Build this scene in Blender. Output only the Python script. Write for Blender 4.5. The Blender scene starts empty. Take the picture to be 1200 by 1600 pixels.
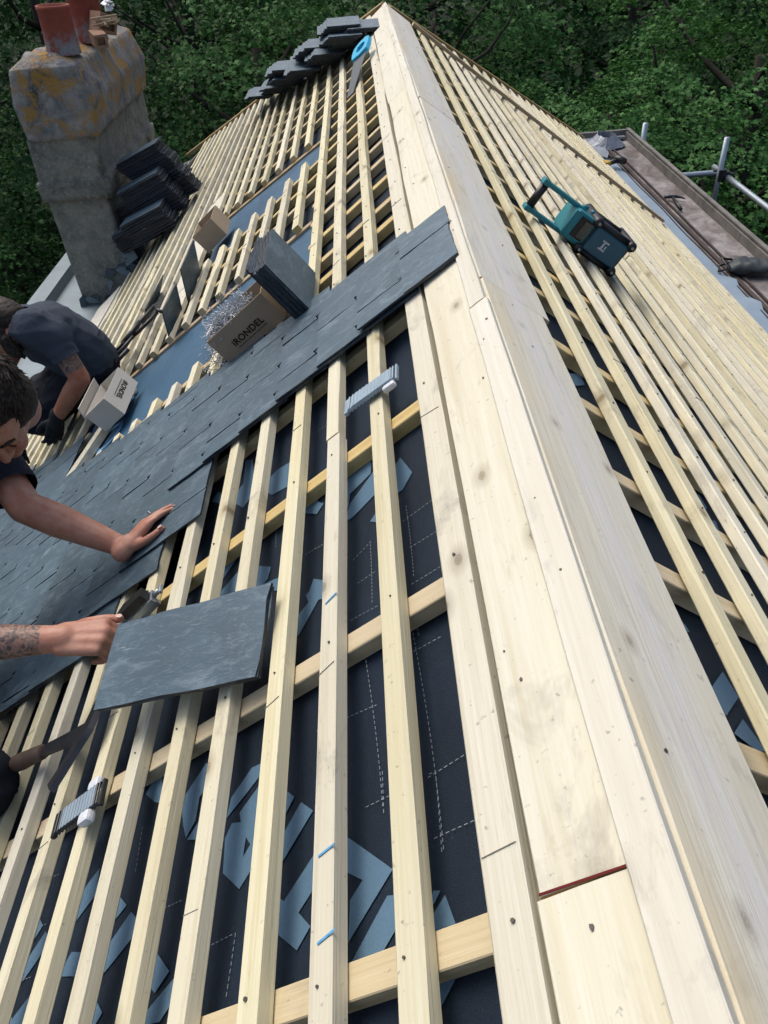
import bpy, bmesh, math, random
import numpy as np
from mathutils import Matrix, Vector, noise
random.seed(7); np.random.seed(7)
scene = bpy.context.scene
COL = scene.collection

# ------------------------------------------------------------------ camera
R_ = math.radians
PITCH = R_(37); CP, SP = math.cos(PITCH), math.sin(PITCH)
cam_d = bpy.data.cameras.new('camera'); cam = bpy.data.objects.new('camera', cam_d); COL.objects.link(cam)
cam_d.sensor_fit = 'VERTICAL'; cam_d.sensor_height = 24.0; cam_d.lens = 24.0 * 1145 / 1600
cam_d.clip_start = 0.05; cam_d.clip_end = 400
_r = Vector((0.99694043, -0.03977939, -0.06728578)); _d = Vector((-0.07696679, -0.6497301, -0.75625849)); _f = Vector((-0.01363409, 0.75912344, -0.6508039))
cam.matrix_world = Matrix(((_r.x, -_d.x, -_f.x, -0.2015), (_r.y, -_d.y, -_f.y, 0.0), (_r.z, -_d.z, -_f.z, 0.5994), (0, 0, 0, 1)))
scene.camera = cam

# ------------------------------------------------------------------ light: a bright overcast day
SUN_EL, SUN_AZ = R_(58), R_(-35)          # azimuth from +Y towards +X
world = bpy.data.worlds.new('World'); scene.world = world; world.use_nodes = True
nt = world.node_tree; bg = nt.nodes['Background']
sky = nt.nodes.new('ShaderNodeTexSky'); sky.sky_type = 'NISHITA'; sky.sun_disc = False
sky.sun_elevation = SUN_EL; sky.sun_rotation = SUN_AZ; sky.air_density = 1.0; sky.dust_density = 6.0; sky.ozone_density = 1.0
nt.links.new(sky.outputs[0], bg.inputs[0]); bg.inputs[1].default_value = 0.15
sd = bpy.data.lights.new('sun', 'SUN'); sun = bpy.data.objects.new('sun', sd); COL.objects.link(sun)
sd.energy = 1.0; sd.angle = R_(32); sd.color = (1.0, 0.985, 0.96)
sv = Vector((math.sin(SUN_AZ) * math.cos(SUN_EL), math.cos(SUN_AZ) * math.cos(SUN_EL), math.sin(SUN_EL)))
sun.rotation_euler = sv.to_track_quat('Z', 'Y').to_euler()
scene.view_settings.view_transform = 'Standard'; scene.view_settings.look = 'None'
scene.view_settings.exposure = 0.27; scene.view_settings.gamma = 1.0
scene.render.resolution_x = 768; scene.render.resolution_y = 1024

# ------------------------------------------------------------------ helpers
PW = {}                                                   # parent name -> world matrix


def tag(o, label=None, cat=None, group=None, kind=None):
    if label: o['label'] = label
    if cat: o['category'] = cat
    if group: o['group'] = group
    if kind: o['kind'] = kind
    return o


def empty(name, loc, label, cat, group=None):
    o = bpy.data.objects.new(name, None); COL.objects.link(o)
    o.empty_display_size = 0.1; o.location = loc
    PW[o] = Matrix.Translation(loc)
    return tag(o, label, cat, group)


def link(name, me, M=None, parent=None):
    o = bpy.data.objects.new(name, me); COL.objects.link(o)
    M = M if M is not None else Matrix.Identity(4)
    PW[o] = M.copy()
    if parent is not None:
        o.parent = parent; o.matrix_basis = PW[parent].inverted() @ M
    else:
        o.matrix_basis = M
    return o


class G:
    """collects faces; build() links them as one mesh object"""
    def __init__(s): s.v = []; s.f = []; s.m = []

    def add(s, vs, fs, mi=0, M=None):
        n = len(s.v)
        s.v += [tuple(M @ Vector(p)) if M is not None else tuple(p) for p in vs]
        s.f += [tuple(n + i for i in f) for f in fs]; s.m += [mi] * len(fs)
        return s

    def box(s, c, d, mi=0, M=None, bev=0.0):
        x, y, z = d[0] / 2, d[1] / 2, d[2] / 2
        if bev <= 0:
            vs = [(c[0] + a * x, c[1] + b * y, c[2] + e * z) for e in (-1, 1) for b in (-1, 1) for a in (-1, 1)]
            return s.add(vs, [(0, 2, 3, 1), (4, 5, 7, 6), (0, 1, 5, 4), (2, 6, 7, 3), (0, 4, 6, 2), (1, 3, 7, 5)], mi, M)
        bm = bmesh.new(); bmesh.ops.create_cube(bm, size=1)
        for v in bm.verts: v.co = Vector((v.co.x * d[0], v.co.y * d[1], v.co.z * d[2]))
        bmesh.ops.bevel(bm, geom=bm.edges[:], offset=bev, segments=2, profile=0.6, affect='EDGES')
        vs = [(v.co.x + c[0], v.co.y + c[1], v.co.z + c[2]) for v in bm.verts]; fs = [tuple(v.index for v in f.verts) for f in bm.faces]
        bm.free(); return s.add(vs, fs, mi, M)

    def tube(s, pts, rad, n=8, mi=0, M=None, cap=True):
        pts = [Vector(p) for p in pts]; rs = rad if isinstance(rad, (list, tuple)) else [rad] * len(pts)
        vs = []; fs = []; up = None
        for i, p in enumerate(pts):
            t = (pts[min(i + 1, len(pts) - 1)] - pts[max(i - 1, 0)]).normalized()
            if up is None:
                up = Vector((0, 0, 1)) if abs(t.z) < 0.9 else Vector((1, 0, 0))
            a = t.cross(up).normalized(); b = a.cross(t).normalized(); up = b
            for k in range(n):
                an = 2 * math.pi * k / n
                vs.append(p + (a * math.cos(an) + b * math.sin(an)) * rs[i])
        for i in range(len(pts) - 1):
            for k in range(n):
                k2 = (k + 1) % n
                fs.append((i * n + k, i * n + k2, (i + 1) * n + k2, (i + 1) * n + k))
        if cap:
            fs.append(tuple(range(n))[::-1]); fs.append(tuple((len(pts) - 1) * n + k for k in range(n)))
        return s.add(vs, fs, mi, M)

    def prism(s, poly, z0, z1, mi=0, M=None, side=None):
        n = len(poly)
        if side is not None:
            s.add([(p[0], p[1], z0) for p in poly] + [(p[0], p[1], z1) for p in poly], [tuple(range(n))[::-1], tuple(range(n, 2 * n))] + [(i, (i + 1) % n, n + (i + 1) % n, n + i) for i in range(n)], mi, M); s.m[-n:] = [side] * n; return s
        vs = [(p[0], p[1], z0) for p in poly] + [(p[0], p[1], z1) for p in poly]
        fs = [tuple(range(n))[::-1], tuple(range(n, 2 * n))] + [(i, (i + 1) % n, n + (i + 1) % n, n + i) for i in range(n)]
        return s.add(vs, fs, mi, M)

    def mesh(s, name, mats, smooth=False):
        me = bpy.data.meshes.new(name); me.from_pydata(s.v, [], s.f)
        for m in (mats if isinstance(mats, (list, tuple)) else [mats]): me.materials.append(m)
        me.polygons.foreach_set('material_index', s.m)
        bm = bmesh.new(); bm.from_mesh(me); bmesh.ops.recalc_face_normals(bm, faces=bm.faces); bm.to_mesh(me); bm.free()
        if smooth: me.polygons.foreach_set('use_smooth', [True] * len(me.polygons))
        me.update(); return me

    def build(s, name, mats, M=None, parent=None, smooth=False):
        return link(name, s.mesh(name, mats, smooth), M, parent)


def LW(y, s, h=0.0): return Vector((-s * CP - h * SP, y, -s * SP + h * CP))     # point on the west slope: y along, s down, h out
def RW(y, s, h=0.0): return Vector((s * CP + h * SP, y, -s * SP + h * CP))


def frame(o, x, y, z): return Matrix(((x.x, y.x, z.x, o.x), (x.y, y.y, z.y, o.y), (x.z, y.z, z.z, o.z), (0, 0, 0, 1)))


UPL = Vector((CP, 0, SP)); NL = Vector((-SP, 0, CP)); DNR = Vector((CP, 0, -SP)); NRt = Vector((SP, 0, CP)); YY = Vector((0, 1, 0))
def ML(y=0, s=0, h=0, rot=0): return frame(LW(y, s, h), UPL, YY, NL) @ Matrix.Rotation(rot, 4, 'Z')      # local x up the slope, y along, z out
def MR(y=0, s=0, h=0, rot=0): return frame(RW(y, s, h), DNR, YY, NRt) @ Matrix.Rotation(rot, 4, 'Z')     # local x down the slope
def rnd(a, b): return random.uniform(a, b)


# ------------------------------------------------------------------ materials
class NB:
    def __init__(s, name):
        s.m = bpy.data.materials.new(name); s.m.use_nodes = True; s.t = s.m.node_tree; s.b = s.t.nodes['Principled BSDF']
        s.tc = s.n('ShaderNodeTexCoord'); s.oi = s.n('ShaderNodeObjectInfo')

    def n(s, k, **kw):
        o = s.t.nodes.new(k)
        for a, v in kw.items():
            if a.startswith('i_'):
                o.inputs[a[2:].replace('_', ' ')].default_value = v
            else: setattr(o, a, v)
        return o

    def l(s, a, b): s.t.links.new(a, b)

    def coord(s, scale=(1, 1, 1), rnd_=True, out='Object'):
        mp = s.n('ShaderNodeMapping'); mp.inputs['Scale'].default_value = scale
        if rnd_:
            va = s.n('ShaderNodeVectorMath', operation='MULTIPLY_ADD'); va.inputs[1].default_value = (37, 53, 29)
            s.l(s.oi.outputs['Random'], va.inputs[0]); s.l(s.tc.outputs[out], va.inputs[2]); s.l(va.outputs[0], mp.inputs[0])
        else: s.l(s.tc.outputs[out], mp.inputs[0])
        return mp.outputs[0]

    def noise(s, vec, scale, detail=3, rough=0.55, dist=0.0):
        o = s.n('ShaderNodeTexNoise'); o.inputs['Scale'].default_value = scale; o.inputs['Detail'].default_value = detail
        o.inputs['Roughness'].default_value = rough; o.inputs['Distortion'].default_value = dist; s.l(vec, o.inputs['Vector']); return o.outputs['Fac']

    def ramp(s, fac, stops, interp='LINEAR'):
        o = s.n('ShaderNodeValToRGB'); r = o.color_ramp; r.interpolation = interp
        while len(r.elements) < len(stops): r.elements.new(0.5)
        for e, (p, c) in zip(r.elements, stops):
            e.position = p; e.color = (c, c, c, 1) if isinstance(c, (int, float)) else (*c, 1)
        s.l(fac, o.inputs[0]); return o.outputs[0]

    def mix(s, fac, a, b, mode='MIX'):
        o = s.n('ShaderNodeMix', data_type='RGBA', blend_type=mode)
        for sock, v in ((o.inputs[0], fac), (o.inputs[6], a), (o.inputs[7], b)):
            if isinstance(v, (int, float)): sock.default_value = v
            elif isinstance(v, tuple): sock.default_value = (*v, 1)
            else: s.l(v, sock)
        return o.outputs[2]

    def math(s, op, a, b=0.0):
        o = s.n('ShaderNodeMath', operation=op)
        for i, v in enumerate((a, b)):
            if isinstance(v, (int, float)): o.inputs[i].default_value = v
            else: s.l(v, o.inputs[i])
        return o.outputs[0]

    def bump(s, h, strength, dist=0.002):
        o = s.n('ShaderNodeBump'); o.inputs['Strength'].default_value = strength; o.inputs['Distance'].default_value = dist
        s.l(h, o.inputs['Height']); s.l(o.outputs[0], s.b.inputs['Normal'])

    def out(s, col, rough=0.6, spec=0.4):
        for k, v in (('Base Color', col), ('Roughness', rough), ('Specular IOR Level', spec)):
            if isinstance(v, tuple): s.b.inputs[k].default_value = (*v, 1)
            elif isinstance(v, (int, float)): s.b.inputs[k].default_value = v
            else: s.l(v, s.b.inputs[k])
        return s.m


def wood(name, base, dark, warm, grain=1.0, knots=0.10, stain=None, var=0.12, dirt=0.35):
    """sawn softwood, fibres along local y"""
    b = NB(name)
    v = b.coord((1, 1, 1))
    vg = b.coord((190 * grain, 3.2, 190 * grain)); vl = b.coord((9, .7, 9)); vk = b.coord((5.6, 3.4, 5.6)); vm = b.coord((48 * grain, 1.4, 48 * grain))
    g = b.noise(vg, 1, 4, .65, .4); gm = b.noise(vm, 1, 4, .6, .5); lo = b.noise(vl, 1, 2)
    # cathedral rings
    wv = b.n('ShaderNodeTexWave', wave_type='BANDS', bands_direction='X'); wv.inputs['Scale'].default_value = 2.6
    wv.inputs['Distortion'].default_value = 5.5; wv.inputs['Detail'].default_value = 2; wv.inputs['Detail Scale'].default_value = .6
    b.l(b.coord((14 * grain, .8, 14 * grain)), wv.inputs['Vector'])
    col = b.mix(b.ramp(g, [(.3, 0.0), (.75, 1.0)]), base, (base[0] * .86, base[1] * .83, base[2] * .76))
    col = b.mix(b.math('MULTIPLY', wv.outputs['Fac'], .22), col, warm)
    col = b.mix(b.ramp(lo, [(.42, 0.0), (.72, .55)]), col, warm)
    col = b.mix(b.ramp(gm, [(.50, 0.0), (.70, .5)]), col, (warm[0] * .80, warm[1] * .78, warm[2] * .72))
    # knots
    vo = b.n('ShaderNodeTexVoronoi', feature='F1', voronoi_dimensions='2D'); vo.inputs['Scale'].default_value = 1.0; b.l(vk, vo.inputs['Vector'])
    kn = b.ramp(vo.outputs['Distance'], [(0.0, 1.0), (knots * .30, .9), (knots * .42, .5), (knots * 1.2, 0.0)])
    rings = b.ramp(b.math('FRACT', b.math('MULTIPLY', vo.outputs['Distance'], 60)), [(.0, .6), (.5, 1.0)])
    col = b.mix(b.math('MULTIPLY', b.math('MULTIPLY', kn, rings), .85), col, dark)
    # handling dirt and pencil/boot smudges
    d = b.noise(b.coord((5, 3, 5)), 1.7, 5, .7, .6); sm = b.ramp(d, [(.58, 0.0), (.74, dirt)])
    col = b.mix(sm, col, (.20, .18, .15))
    sp = b.noise(v, 90, 2, .6); col = b.mix(b.ramp(sp, [(.68, 0.0), (.76, .5)]), col, (.16, .14, .12)); s3 = b.noise(b.coord((34, 7, 34)), 1.4, 4, .7, .6); col = b.mix(b.ramp(s3, [(.62, 0.0), (.74, .38)]), col, (.34, .28, .18))
    # per-piece tone
    hv = b.n('ShaderNodeHueSaturation'); b.l(col, hv.inputs['Color'])
    b.l(b.math('ADD', b.math('MULTIPLY', b.oi.outputs['Random'], var), 1 - var * .6), hv.inputs['Value'])
    b.l(b.math('ADD', b.math('MULTIPLY', b.math('FRACT', b.math('MULTIPLY', b.oi.outputs['Random'], 7.3)), .5), .75), hv.inputs['Saturation'])
    c = hv.outputs[0]
    if stain: c = stain(b, c)
    b.bump(b.math('ADD', g, b.math('MULTIPLY', d, .6)), .6, .0016)
    return b.out(c, .72, .25)


def grey_patina(b, c):
    a = b.noise(b.coord((22, 3.2, 22), False), 1.3, 6, .75, .8); sx = b.n('ShaderNodeSeparateXYZ'); b.l(b.tc.outputs['Object'], sx.inputs[0])
    band = b.math('SUBTRACT', 1.0, b.math('MULTIPLY', b.math('ABSOLUTE', b.math('SUBTRACT', sx.outputs[0], .004)), 22.0))
    c = b.mix(b.ramp(b.math('ADD', a, b.math('MULTIPLY', band, .35)), [(.50, 0.0), (.85, .7)]), c, (.62, .615, .60))
    s2 = b.noise(b.coord((30, 2.6, 30), False), 1.5, 5, .72, .6)
    return b.mix(b.ramp(s2, [(.54, 0.0), (.74, .5)]), c, (.36, .35, .35))


def yellow_edge(b, c):
    a = b.noise(b.coord((3, 2.0, 3), False), 1.0, 3)
    sx = b.n('ShaderNodeSeparateXYZ'); b.l(b.tc.outputs['Object'], sx.inputs[0])
    e = b.ramp(b.math('ADD', b.math('MULTIPLY', sx.outputs[0], 7.0), .5), [(.0, 1.0), (.25, .0)])
    return b.mix(b.math('MULTIPLY', b.math('MULTIPLY', e, b.ramp(a, [(.42, 0.0), (.66, 1.0)])), .42), grey_patina(b, c), (.62, .46, .17))


M_BAT = wood('batten_wood', (.68, .665, .525), (.17, .12, .065), (.595, .545, .37), dirt=.6, var=.22)
M_CB = wood('counter_batten_wood', (.61, .52, .33), (.22, .14, .07), (.50, .39, .20), dirt=.35)
M_BROWN = wood('brown_wood', (.42, .32, .18), (.2, .12, .06), (.36, .25, .12))
M_RIDGE = wood('ridge_board_wood', (.685, .68, .585), (.22, .18, .12), (.63, .59, .45), grain=.55, knots=.09, var=.05, dirt=.45)
M_RIDGE_G = wood('weathered_ridge_wood', (.67, .665, .59), (.24, .19, .13), (.62, .58, .45), grain=.6, knots=.07, stain=yellow_edge, var=.05, dirt=.5)
M_END = wood('end_grain_wood', (.60, .50, .30), (.3, .2, .1), (.5, .38, .2), grain=2)


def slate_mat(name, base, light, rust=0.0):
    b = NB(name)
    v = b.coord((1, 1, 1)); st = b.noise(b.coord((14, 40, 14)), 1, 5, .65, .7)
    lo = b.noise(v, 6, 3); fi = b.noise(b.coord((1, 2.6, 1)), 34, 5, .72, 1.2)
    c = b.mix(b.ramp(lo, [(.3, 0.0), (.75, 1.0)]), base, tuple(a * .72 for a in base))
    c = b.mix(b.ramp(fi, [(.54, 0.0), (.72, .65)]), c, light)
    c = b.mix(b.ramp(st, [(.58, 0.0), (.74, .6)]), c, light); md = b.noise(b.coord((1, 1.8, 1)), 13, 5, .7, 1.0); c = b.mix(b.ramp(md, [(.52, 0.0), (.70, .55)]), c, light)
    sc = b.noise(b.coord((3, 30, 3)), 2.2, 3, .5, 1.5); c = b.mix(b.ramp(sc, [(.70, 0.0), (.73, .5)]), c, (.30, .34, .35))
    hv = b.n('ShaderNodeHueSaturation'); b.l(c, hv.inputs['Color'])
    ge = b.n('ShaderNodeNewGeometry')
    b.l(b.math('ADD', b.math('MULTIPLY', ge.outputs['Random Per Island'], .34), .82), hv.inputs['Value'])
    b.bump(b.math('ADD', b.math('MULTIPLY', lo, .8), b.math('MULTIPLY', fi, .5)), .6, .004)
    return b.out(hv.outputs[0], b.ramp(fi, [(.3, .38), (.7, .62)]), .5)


M_SLATE = slate_mat('slate', (.062, .108, .143), (.175, .240, .280))
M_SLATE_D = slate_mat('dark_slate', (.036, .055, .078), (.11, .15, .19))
M_SEDGE = slate_mat('slate_edge', (.018, .024, .034), (.07, .09, .115))  # broken edges, darker; shade of the upright faces also put into the colour


def simple(name, col, rough=.6, spec=.4, metal=0.0, nscale=0, namt=.25, bump=0.0, bscale=200):
    b = NB(name); c = col
    if nscale:
        f = b.noise(b.coord((1, 1, 1)), nscale, 4, .6); c = b.mix(b.ramp(f, [(.35, 0.0), (.7, namt * 2)]), col, tuple(a * .55 for a in col))
    if bump: b.bump(b.noise(b.coord((1, 1, 1)), bscale, 3), bump, .002)
    b.b.inputs['Metallic'].default_value = metal
    return b.out(c, rough, spec)


def membrane():
    b = NB('roofing_underlay')
    f = b.noise(b.coord((1, 1, 1), False), 700, 3, .7); lo = b.noise(b.coord((1, .5, 1), False), 5, 4, .6, .6)
    c = b.mix(b.ramp(f, [(.4, 0.0), (.7, 1.0)]), (.006, .012, .022), (.014, .028, .048))
    c = b.mix(b.ramp(lo, [(.45, 0.0), (.8, .5)]), c, (.018, .040, .075))
    dust = b.noise(b.coord((1, 1, 1), False), 190, 4, .8); c = b.mix(b.ramp(dust, [(.66, 0.0), (.74, .5)]), c, (.22, .24, .26))
    b.bump(b.math('ADD', b.math('MULTIPLY', lo, 6), f), .5, .003)
    return b.out(c, .6, .2)


M_MEM = membrane()
def membrane_sheen():  # underlay with grazing sky reflection mixed into the base colour
    b = NB('underlay_sky_sheen')
    lo = b.noise(b.coord((1, .5, 1), False), 4, 3, .6, .8); sc = b.noise(b.coord((22, 3, 22), False), 2, 3, .6, 1)
    c = b.mix(b.ramp(lo, [(.35, 0.0), (.75, 1.0)]), (.030, .085, .150), (.050, .125, .205))
    c = b.mix(b.ramp(sc, [(.68, 0.0), (.74, .45)]), c, (.22, .33, .42))
    b.bump(lo, .8, .01); return b.out(c, .48, .4)
M_MEM_SHEEN = membrane_sheen()
M_PRINT = simple('pale_blue_print', (.098, .180, .262), .6, .2, nscale=260, namt=.14, bump=.3, bscale=500)
M_PRINTB = simple('bright_blue_print', (.16, .36, .62), .55, .3)
M_DASH = simple('white_print', (.25, .29, .32), .6, .3)
M_NAIL = simple('nail_steel', (.12, .11, .10), .5, .5, .6)
M_CARD = simple('cardboard', (.40, .31, .215), .85, .15, nscale=9, namt=.12, bump=.15, bscale=60)
M_CARD_L = simple('pale_cardboard', (.58, .55, .48), .85, .15, nscale=9, namt=.1, bump=.15, bscale=60)
M_CARD_G = simple('grey_cardboard', (.27, .26, .22), .85, .15, nscale=9, namt=.1)
M_INK = simple('dark_ink', (.04, .028, .02), .8, .1)
M_WIRE = simple('hook_wire', (.42, .46, .50), .45, .5, .3)
M_STEEL = simple('galvanised_steel', (.36, .42, .46), .42, .5, .7, nscale=30, namt=.2)
M_DSTEEL = simple('dark_steel', (.055, .058, .065), .38, .5, .7, nscale=40, namt=.3)
M_ZINC = simple('zinc_sheet', (.17, .225, .255), .45, .5, .35, nscale=5, namt=.25, bump=.1, bscale=12)
M_BLACK = simple('black_plastic', (.010, .011, .013), .42, .5, nscale=60, namt=.2)
M_PLAST_W = simple('white_plastic', (.62, .66, .70), .45, .4)
M_WRAP = simple('grey_blue_wrap', (.27, .36, .43), .4, .5, nscale=25, namt=.2)
M_TEAL = simple('teal_plastic', (.014, .20, .24), .40, .5, nscale=50, namt=.15, bump=.05, bscale=300)
M_NAVYT = simple('petrol_panel', (.008, .095, .155), .34, .5, nscale=60, namt=.15)
M_DISP = simple('radio_display', (.02, .028, .04), .12, .6)
M_CYAN = simple('cyan_plastic', (.01, .40, .66), .4, .5)
M_BLADE = simple('saw_blade', (.16, .18, .19), .35, .5, .8, nscale=30, namt=.2)
M_HAND = simple('leather_grip', (.10, .065, .045), .6, .4, nscale=60, namt=.3)
M_POT = None
# ================================================================== ground and house
GZ = -8.2
b = NB('forest_floor'); f_ = b.noise(b.coord((1, 1, 1), False), 1.6, 5, .7); f2 = b.noise(b.coord((1, 1, 1), False), 14, 4, .7)
c_ = b.mix(b.ramp(f_, [(.35, 0.0), (.65, 1.0)]), (.010, .012, .006), (.007, .016, .005)); c_ = b.mix(b.ramp(f2, [(.5, 0.0), (.7, .6)]), c_, (.015, .02, .010))
b.bump(f2, 1, .05); M_GROUND = b.out(c_, .95, .1)
g = G(); n = 30
for i in range(n + 1):
    for j in range(n + 1):
        x = (i / n - .5) * 300; y = (j / n - .5) * 300
        g.v.append((x, y, GZ + .35 * noise.noise(Vector((x * .07, y * .07, 0)))))
for i in range(n):
    for j in range(n): g.f.append((i * (n + 1) + j, (i + 1) * (n + 1) + j, (i + 1) * (n + 1) + j + 1, i * (n + 1) + j + 1)); g.m.append(0)
tag(g.build('ground', M_GROUND, smooth=True), kind='structure')

house = empty('house', (0, 2.5, GZ), 'house with a steep roof being re-slated, bare pine battens over dark underlay, partly slated', 'house')
b = NB('house_render'); f_ = b.noise(b.coord((1, 1, 1)), 5, 5, .7); M_WALL = b.out(b.mix(b.ramp(f_, [(.35, 0.0), (.7, 1.0)]), (.34, .31, .26), (.24, .22, .18)), .9, .2)
g = G(); g.box((-.25, 2.15, (GZ - 2.05) / 2 - .15), (4.5, 12.3, -2.35 - GZ - .02 + .0), 0); g.build('wall', M_WALL, None, house)

Y0 = -.75
def lhip(s): return 5.82 + 1.40 * s
def rhip(s): return 5.66 + .98 * s
LS, RS = 3.12, 2.56
# ---- underlay membrane (a soft sheet, sagging between the counter battens) and roof body
H_M = -.055
LCB = [(-.2, 0, LS), (.258, 0, LS), (.70, 0, LS), (1.165, 0, LS), (1.55, 0, LS), (1.96, 0, LS), (2.17, 0, LS), (2.345, 0, LS), (2.57, 0, .56), (2.57, 1.95, LS), (2.80, 0, .56), (2.80, 1.95, LS),
       (3.01, 0, .56), (3.03, 1.95, LS), (3.22, 0, LS), (3.43, 0, LS), (3.635, 0, LS), (3.80, 0, .52), (3.83, 1.38, LS), (4.03, 0, .48), (4.05, 1.38, LS), (4.25, 0, .48), (4.25, 1.38, LS),
       (4.50, 0, LS), (4.75, 0, LS), (5.0, 0, LS), (5.25, 0, LS), (5.5, 0, LS), (5.75, 0, LS), (6.1, .22, LS), (6.4, .42, LS), (6.8, .72, LS), (7.2, 1.0, LS), (7.7, 1.4, LS), (8.2, 1.75, LS), (8.8, 2.15, LS), (9.4, 2.6, LS)]
RCB = [(-.1, 0, RS), (.13, 0, RS), (.425, 0, RS), (.716, 0, RS), (.930, 0, RS), (1.155, 0, RS), (1.385, 0, RS), (1.68, 0, RS), (1.91, 0, RS), (2.10, 0, RS), (2.30, 0, RS), (2.47, 0, RS), (2.78, 0, RS), (2.995, 0, RS), (3.2, 0, RS),
       (3.5, 0, RS), (3.8, 0, RS), (4.1, 0, RS), (4.45, 0, RS), (4.8, 0, RS), (5.15, 0, RS), (5.5, 0, RS), (5.9, .3, RS), (6.4, .8, RS), (6.9, 1.3, RS), (7.4, 1.8, RS)]


def sheet(side, y0, yend, s0, s1, h, name, mat, parent, ny=150, ns=40, sag=.012, cbs=()):
    P = LW if side == 'l' else RW; g = G(); ys = sorted({c[0] for c in cbs})
    def sagf(y):
        lo = max([c for c in ys if c <= y], default=None); hi = min([c for c in ys if c > y], default=None)
        if lo is None or hi is None: return 0
        return math.sin((y - lo) / (hi - lo) * math.pi) * min(1, (hi - lo) / .45)
    for i in range(ny + 1):
        for j in range(ns + 1):
            s = s0 + (s1 - s0) * j / ns; ye = yend(s) if callable(yend) else yend
            y = y0 + (ye - y0) * i / ny
            hh = h - sag * sagf(y) + .004 * noise.noise(Vector((s * 6, y * 2.4, 3)))* (1 if s > .05 else 0)
            g.v.append(tuple(P(y, s, hh)))
    for i in range(ny):
        for j in range(ns):
            g.f.append((i * (ns + 1) + j, (i + 1) * (ns + 1) + j, (i + 1) * (ns + 1) + j + 1, i * (ns + 1) + j + 1)); g.m.append(0)
    return g.build(name, mat, None, parent, smooth=True)


ml = sheet('l', Y0, lhip, 0, LS, H_M, 'underlay_membrane', M_MEM, house, cbs=LCB)
mr = sheet('r', Y0, rhip, 0, RS, H_M, 'underlay_membrane', M_MEM, house, cbs=RCB)
# bare underlay in the two batten gaps, sky's blue sheen painted into its colour
def poly_sheet(pts, h, name, mat, side='l', parent=None, n=14):
    P = LW if side == 'l' else RW; (a, b_, c, d) = pts; g = G()
    for i in range(n + 1):
        for j in range(n + 1):
            u, v = i / n, j / n
            y = (a[0] * (1 - u) + b_[0] * u) * (1 - v) + (d[0] * (1 - u) + c[0] * u) * v
            s = (a[1] * (1 - u) + b_[1] * u) * (1 - v) + (d[1] * (1 - u) + c[1] * u) * v
            g.v.append(tuple(P(y, s, h + .004 * noise.noise(Vector((s * 5, y * 3, 7))))))
    for i in range(n):
        for j in range(n): g.f.append((i * (n + 1) + j, (i + 1) * (n + 1) + j, (i + 1) * (n + 1) + j + 1, i * (n + 1) + j + 1)); g.m.append(0)
    return g.build(name, mat, None, parent, smooth=True)
tag(poly_sheet([(2.36, .52), (2.36, 1.96), (3.09, 1.96), (2.86, .52)], H_M + .018, 'underlay_strip', M_MEM_SHEEN, 'l', house), 'underlay strip left bare between cut battens, sky sheen painted in blue')
tag(poly_sheet([(3.65, .52), (3.65, 1.37), (4.41, 1.37), (3.99, .52)], H_M + .018, 'underlay_strip', M_MEM_SHEEN, 'l', house), 'underlay strip left bare between cut battens, sky sheen painted in blue')
# roof body under the sheets, and the hip end that falls away behind
g = G()
for P, S, hp in ((LW, LS, lhip), (RW, RS, rhip)):
    g.add([P(Y0, 0, -.10), P(hp(0), 0, -.10), P(hp(S), S, -.10), P(Y0, S, -.10), P(Y0, 0, -.16), P(hp(0), 0, -.16), P(hp(S), S, -.16), P(Y0, S, -.16)],
          [(0, 1, 2, 3), (4, 7, 6, 5), (0, 4, 5, 1), (1, 5, 6, 2), (2, 6, 7, 3), (3, 7, 4, 0)], 0)
g.build('roof_deck', M_BROWN, None, house)
g = G(); g.add([LW(lhip(0) + .01, 0, -.08), LW(lhip(LS), LS, -.08), RW(rhip(RS), RS, -.08), RW(rhip(0) + .01, 0, -.09), (-2.4, 8.6, -2.2), (1.9, 8.6, -2.1)], [(0, 1, 4), (0, 4, 5), (3, 5, 2)]); g.build('hip_end_underlay', M_MEM, None, house)

# ---- printed lettering and perforation marks on the underlay
def inplane(polys, h, name, mat, parent, P, sagy=None):
    bm = bmesh.new()
    for pl_ in polys:
        vs = [bm.verts.new(P(y, s, h)) for y, s in pl_]
        try: bm.faces.new(vs)
        except ValueError: pass
    bmesh.ops.triangulate(bm, faces=bm.faces[:]); bmesh.ops.subdivide_edges(bm, edges=bm.edges[:], cuts=3, use_grid_fill=True)
    me = bpy.data.meshes.new(name); bm.to_mesh(me); bm.free(); me.materials.append(mat)
    return link(name, me, None, parent)
def conform(o, target_fn):                                   # lay print on the sagging sheet
    for v in o.data.vertices:
        pass


def sag_at(y, cbs, sag=.012):
    ys = sorted({c[0] for c in cbs}); lo = max([c for c in ys if c <= y], default=None); hi = min([c for c in ys if c > y], default=None)
    if lo is None or hi is None: return 0
    return -sag * math.sin((y - lo) / (hi - lo) * math.pi) * min(1, (hi - lo) / .45)


def print_on(polys, name, mat, side, cbs, lift=.0022):
    P = LW if side == 'l' else RW
    bm = bmesh.new()
    for pl_ in polys:
        vs = [bm.verts.new((y, s, 0)) for y, s in pl_]
        try: bm.faces.new(vs)
        except ValueError: pass
    bmesh.ops.triangulate(bm, faces=bm.faces[:])
    for _ in range(3):
        es = [e for e in bm.edges if e.calc_length() > .03]
        if es: bmesh.ops.subdivide_edges(bm, edges=es, cuts=1)
    bmesh.ops.triangulate(bm, faces=bm.faces[:])
    for v in bm.verts:
        y, s = v.co.x, v.co.y
        h = H_M + sag_at(y, cbs) + .004 * noise.noise(Vector((s * 6, y * 2.4, 3))) + lift
        v.co = P(y, s, h)
    me = bpy.data.meshes.new(name); bm.to_mesh(me); bm.free(); me.materials.append(mat)
    return link(name, me, None, house)


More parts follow.
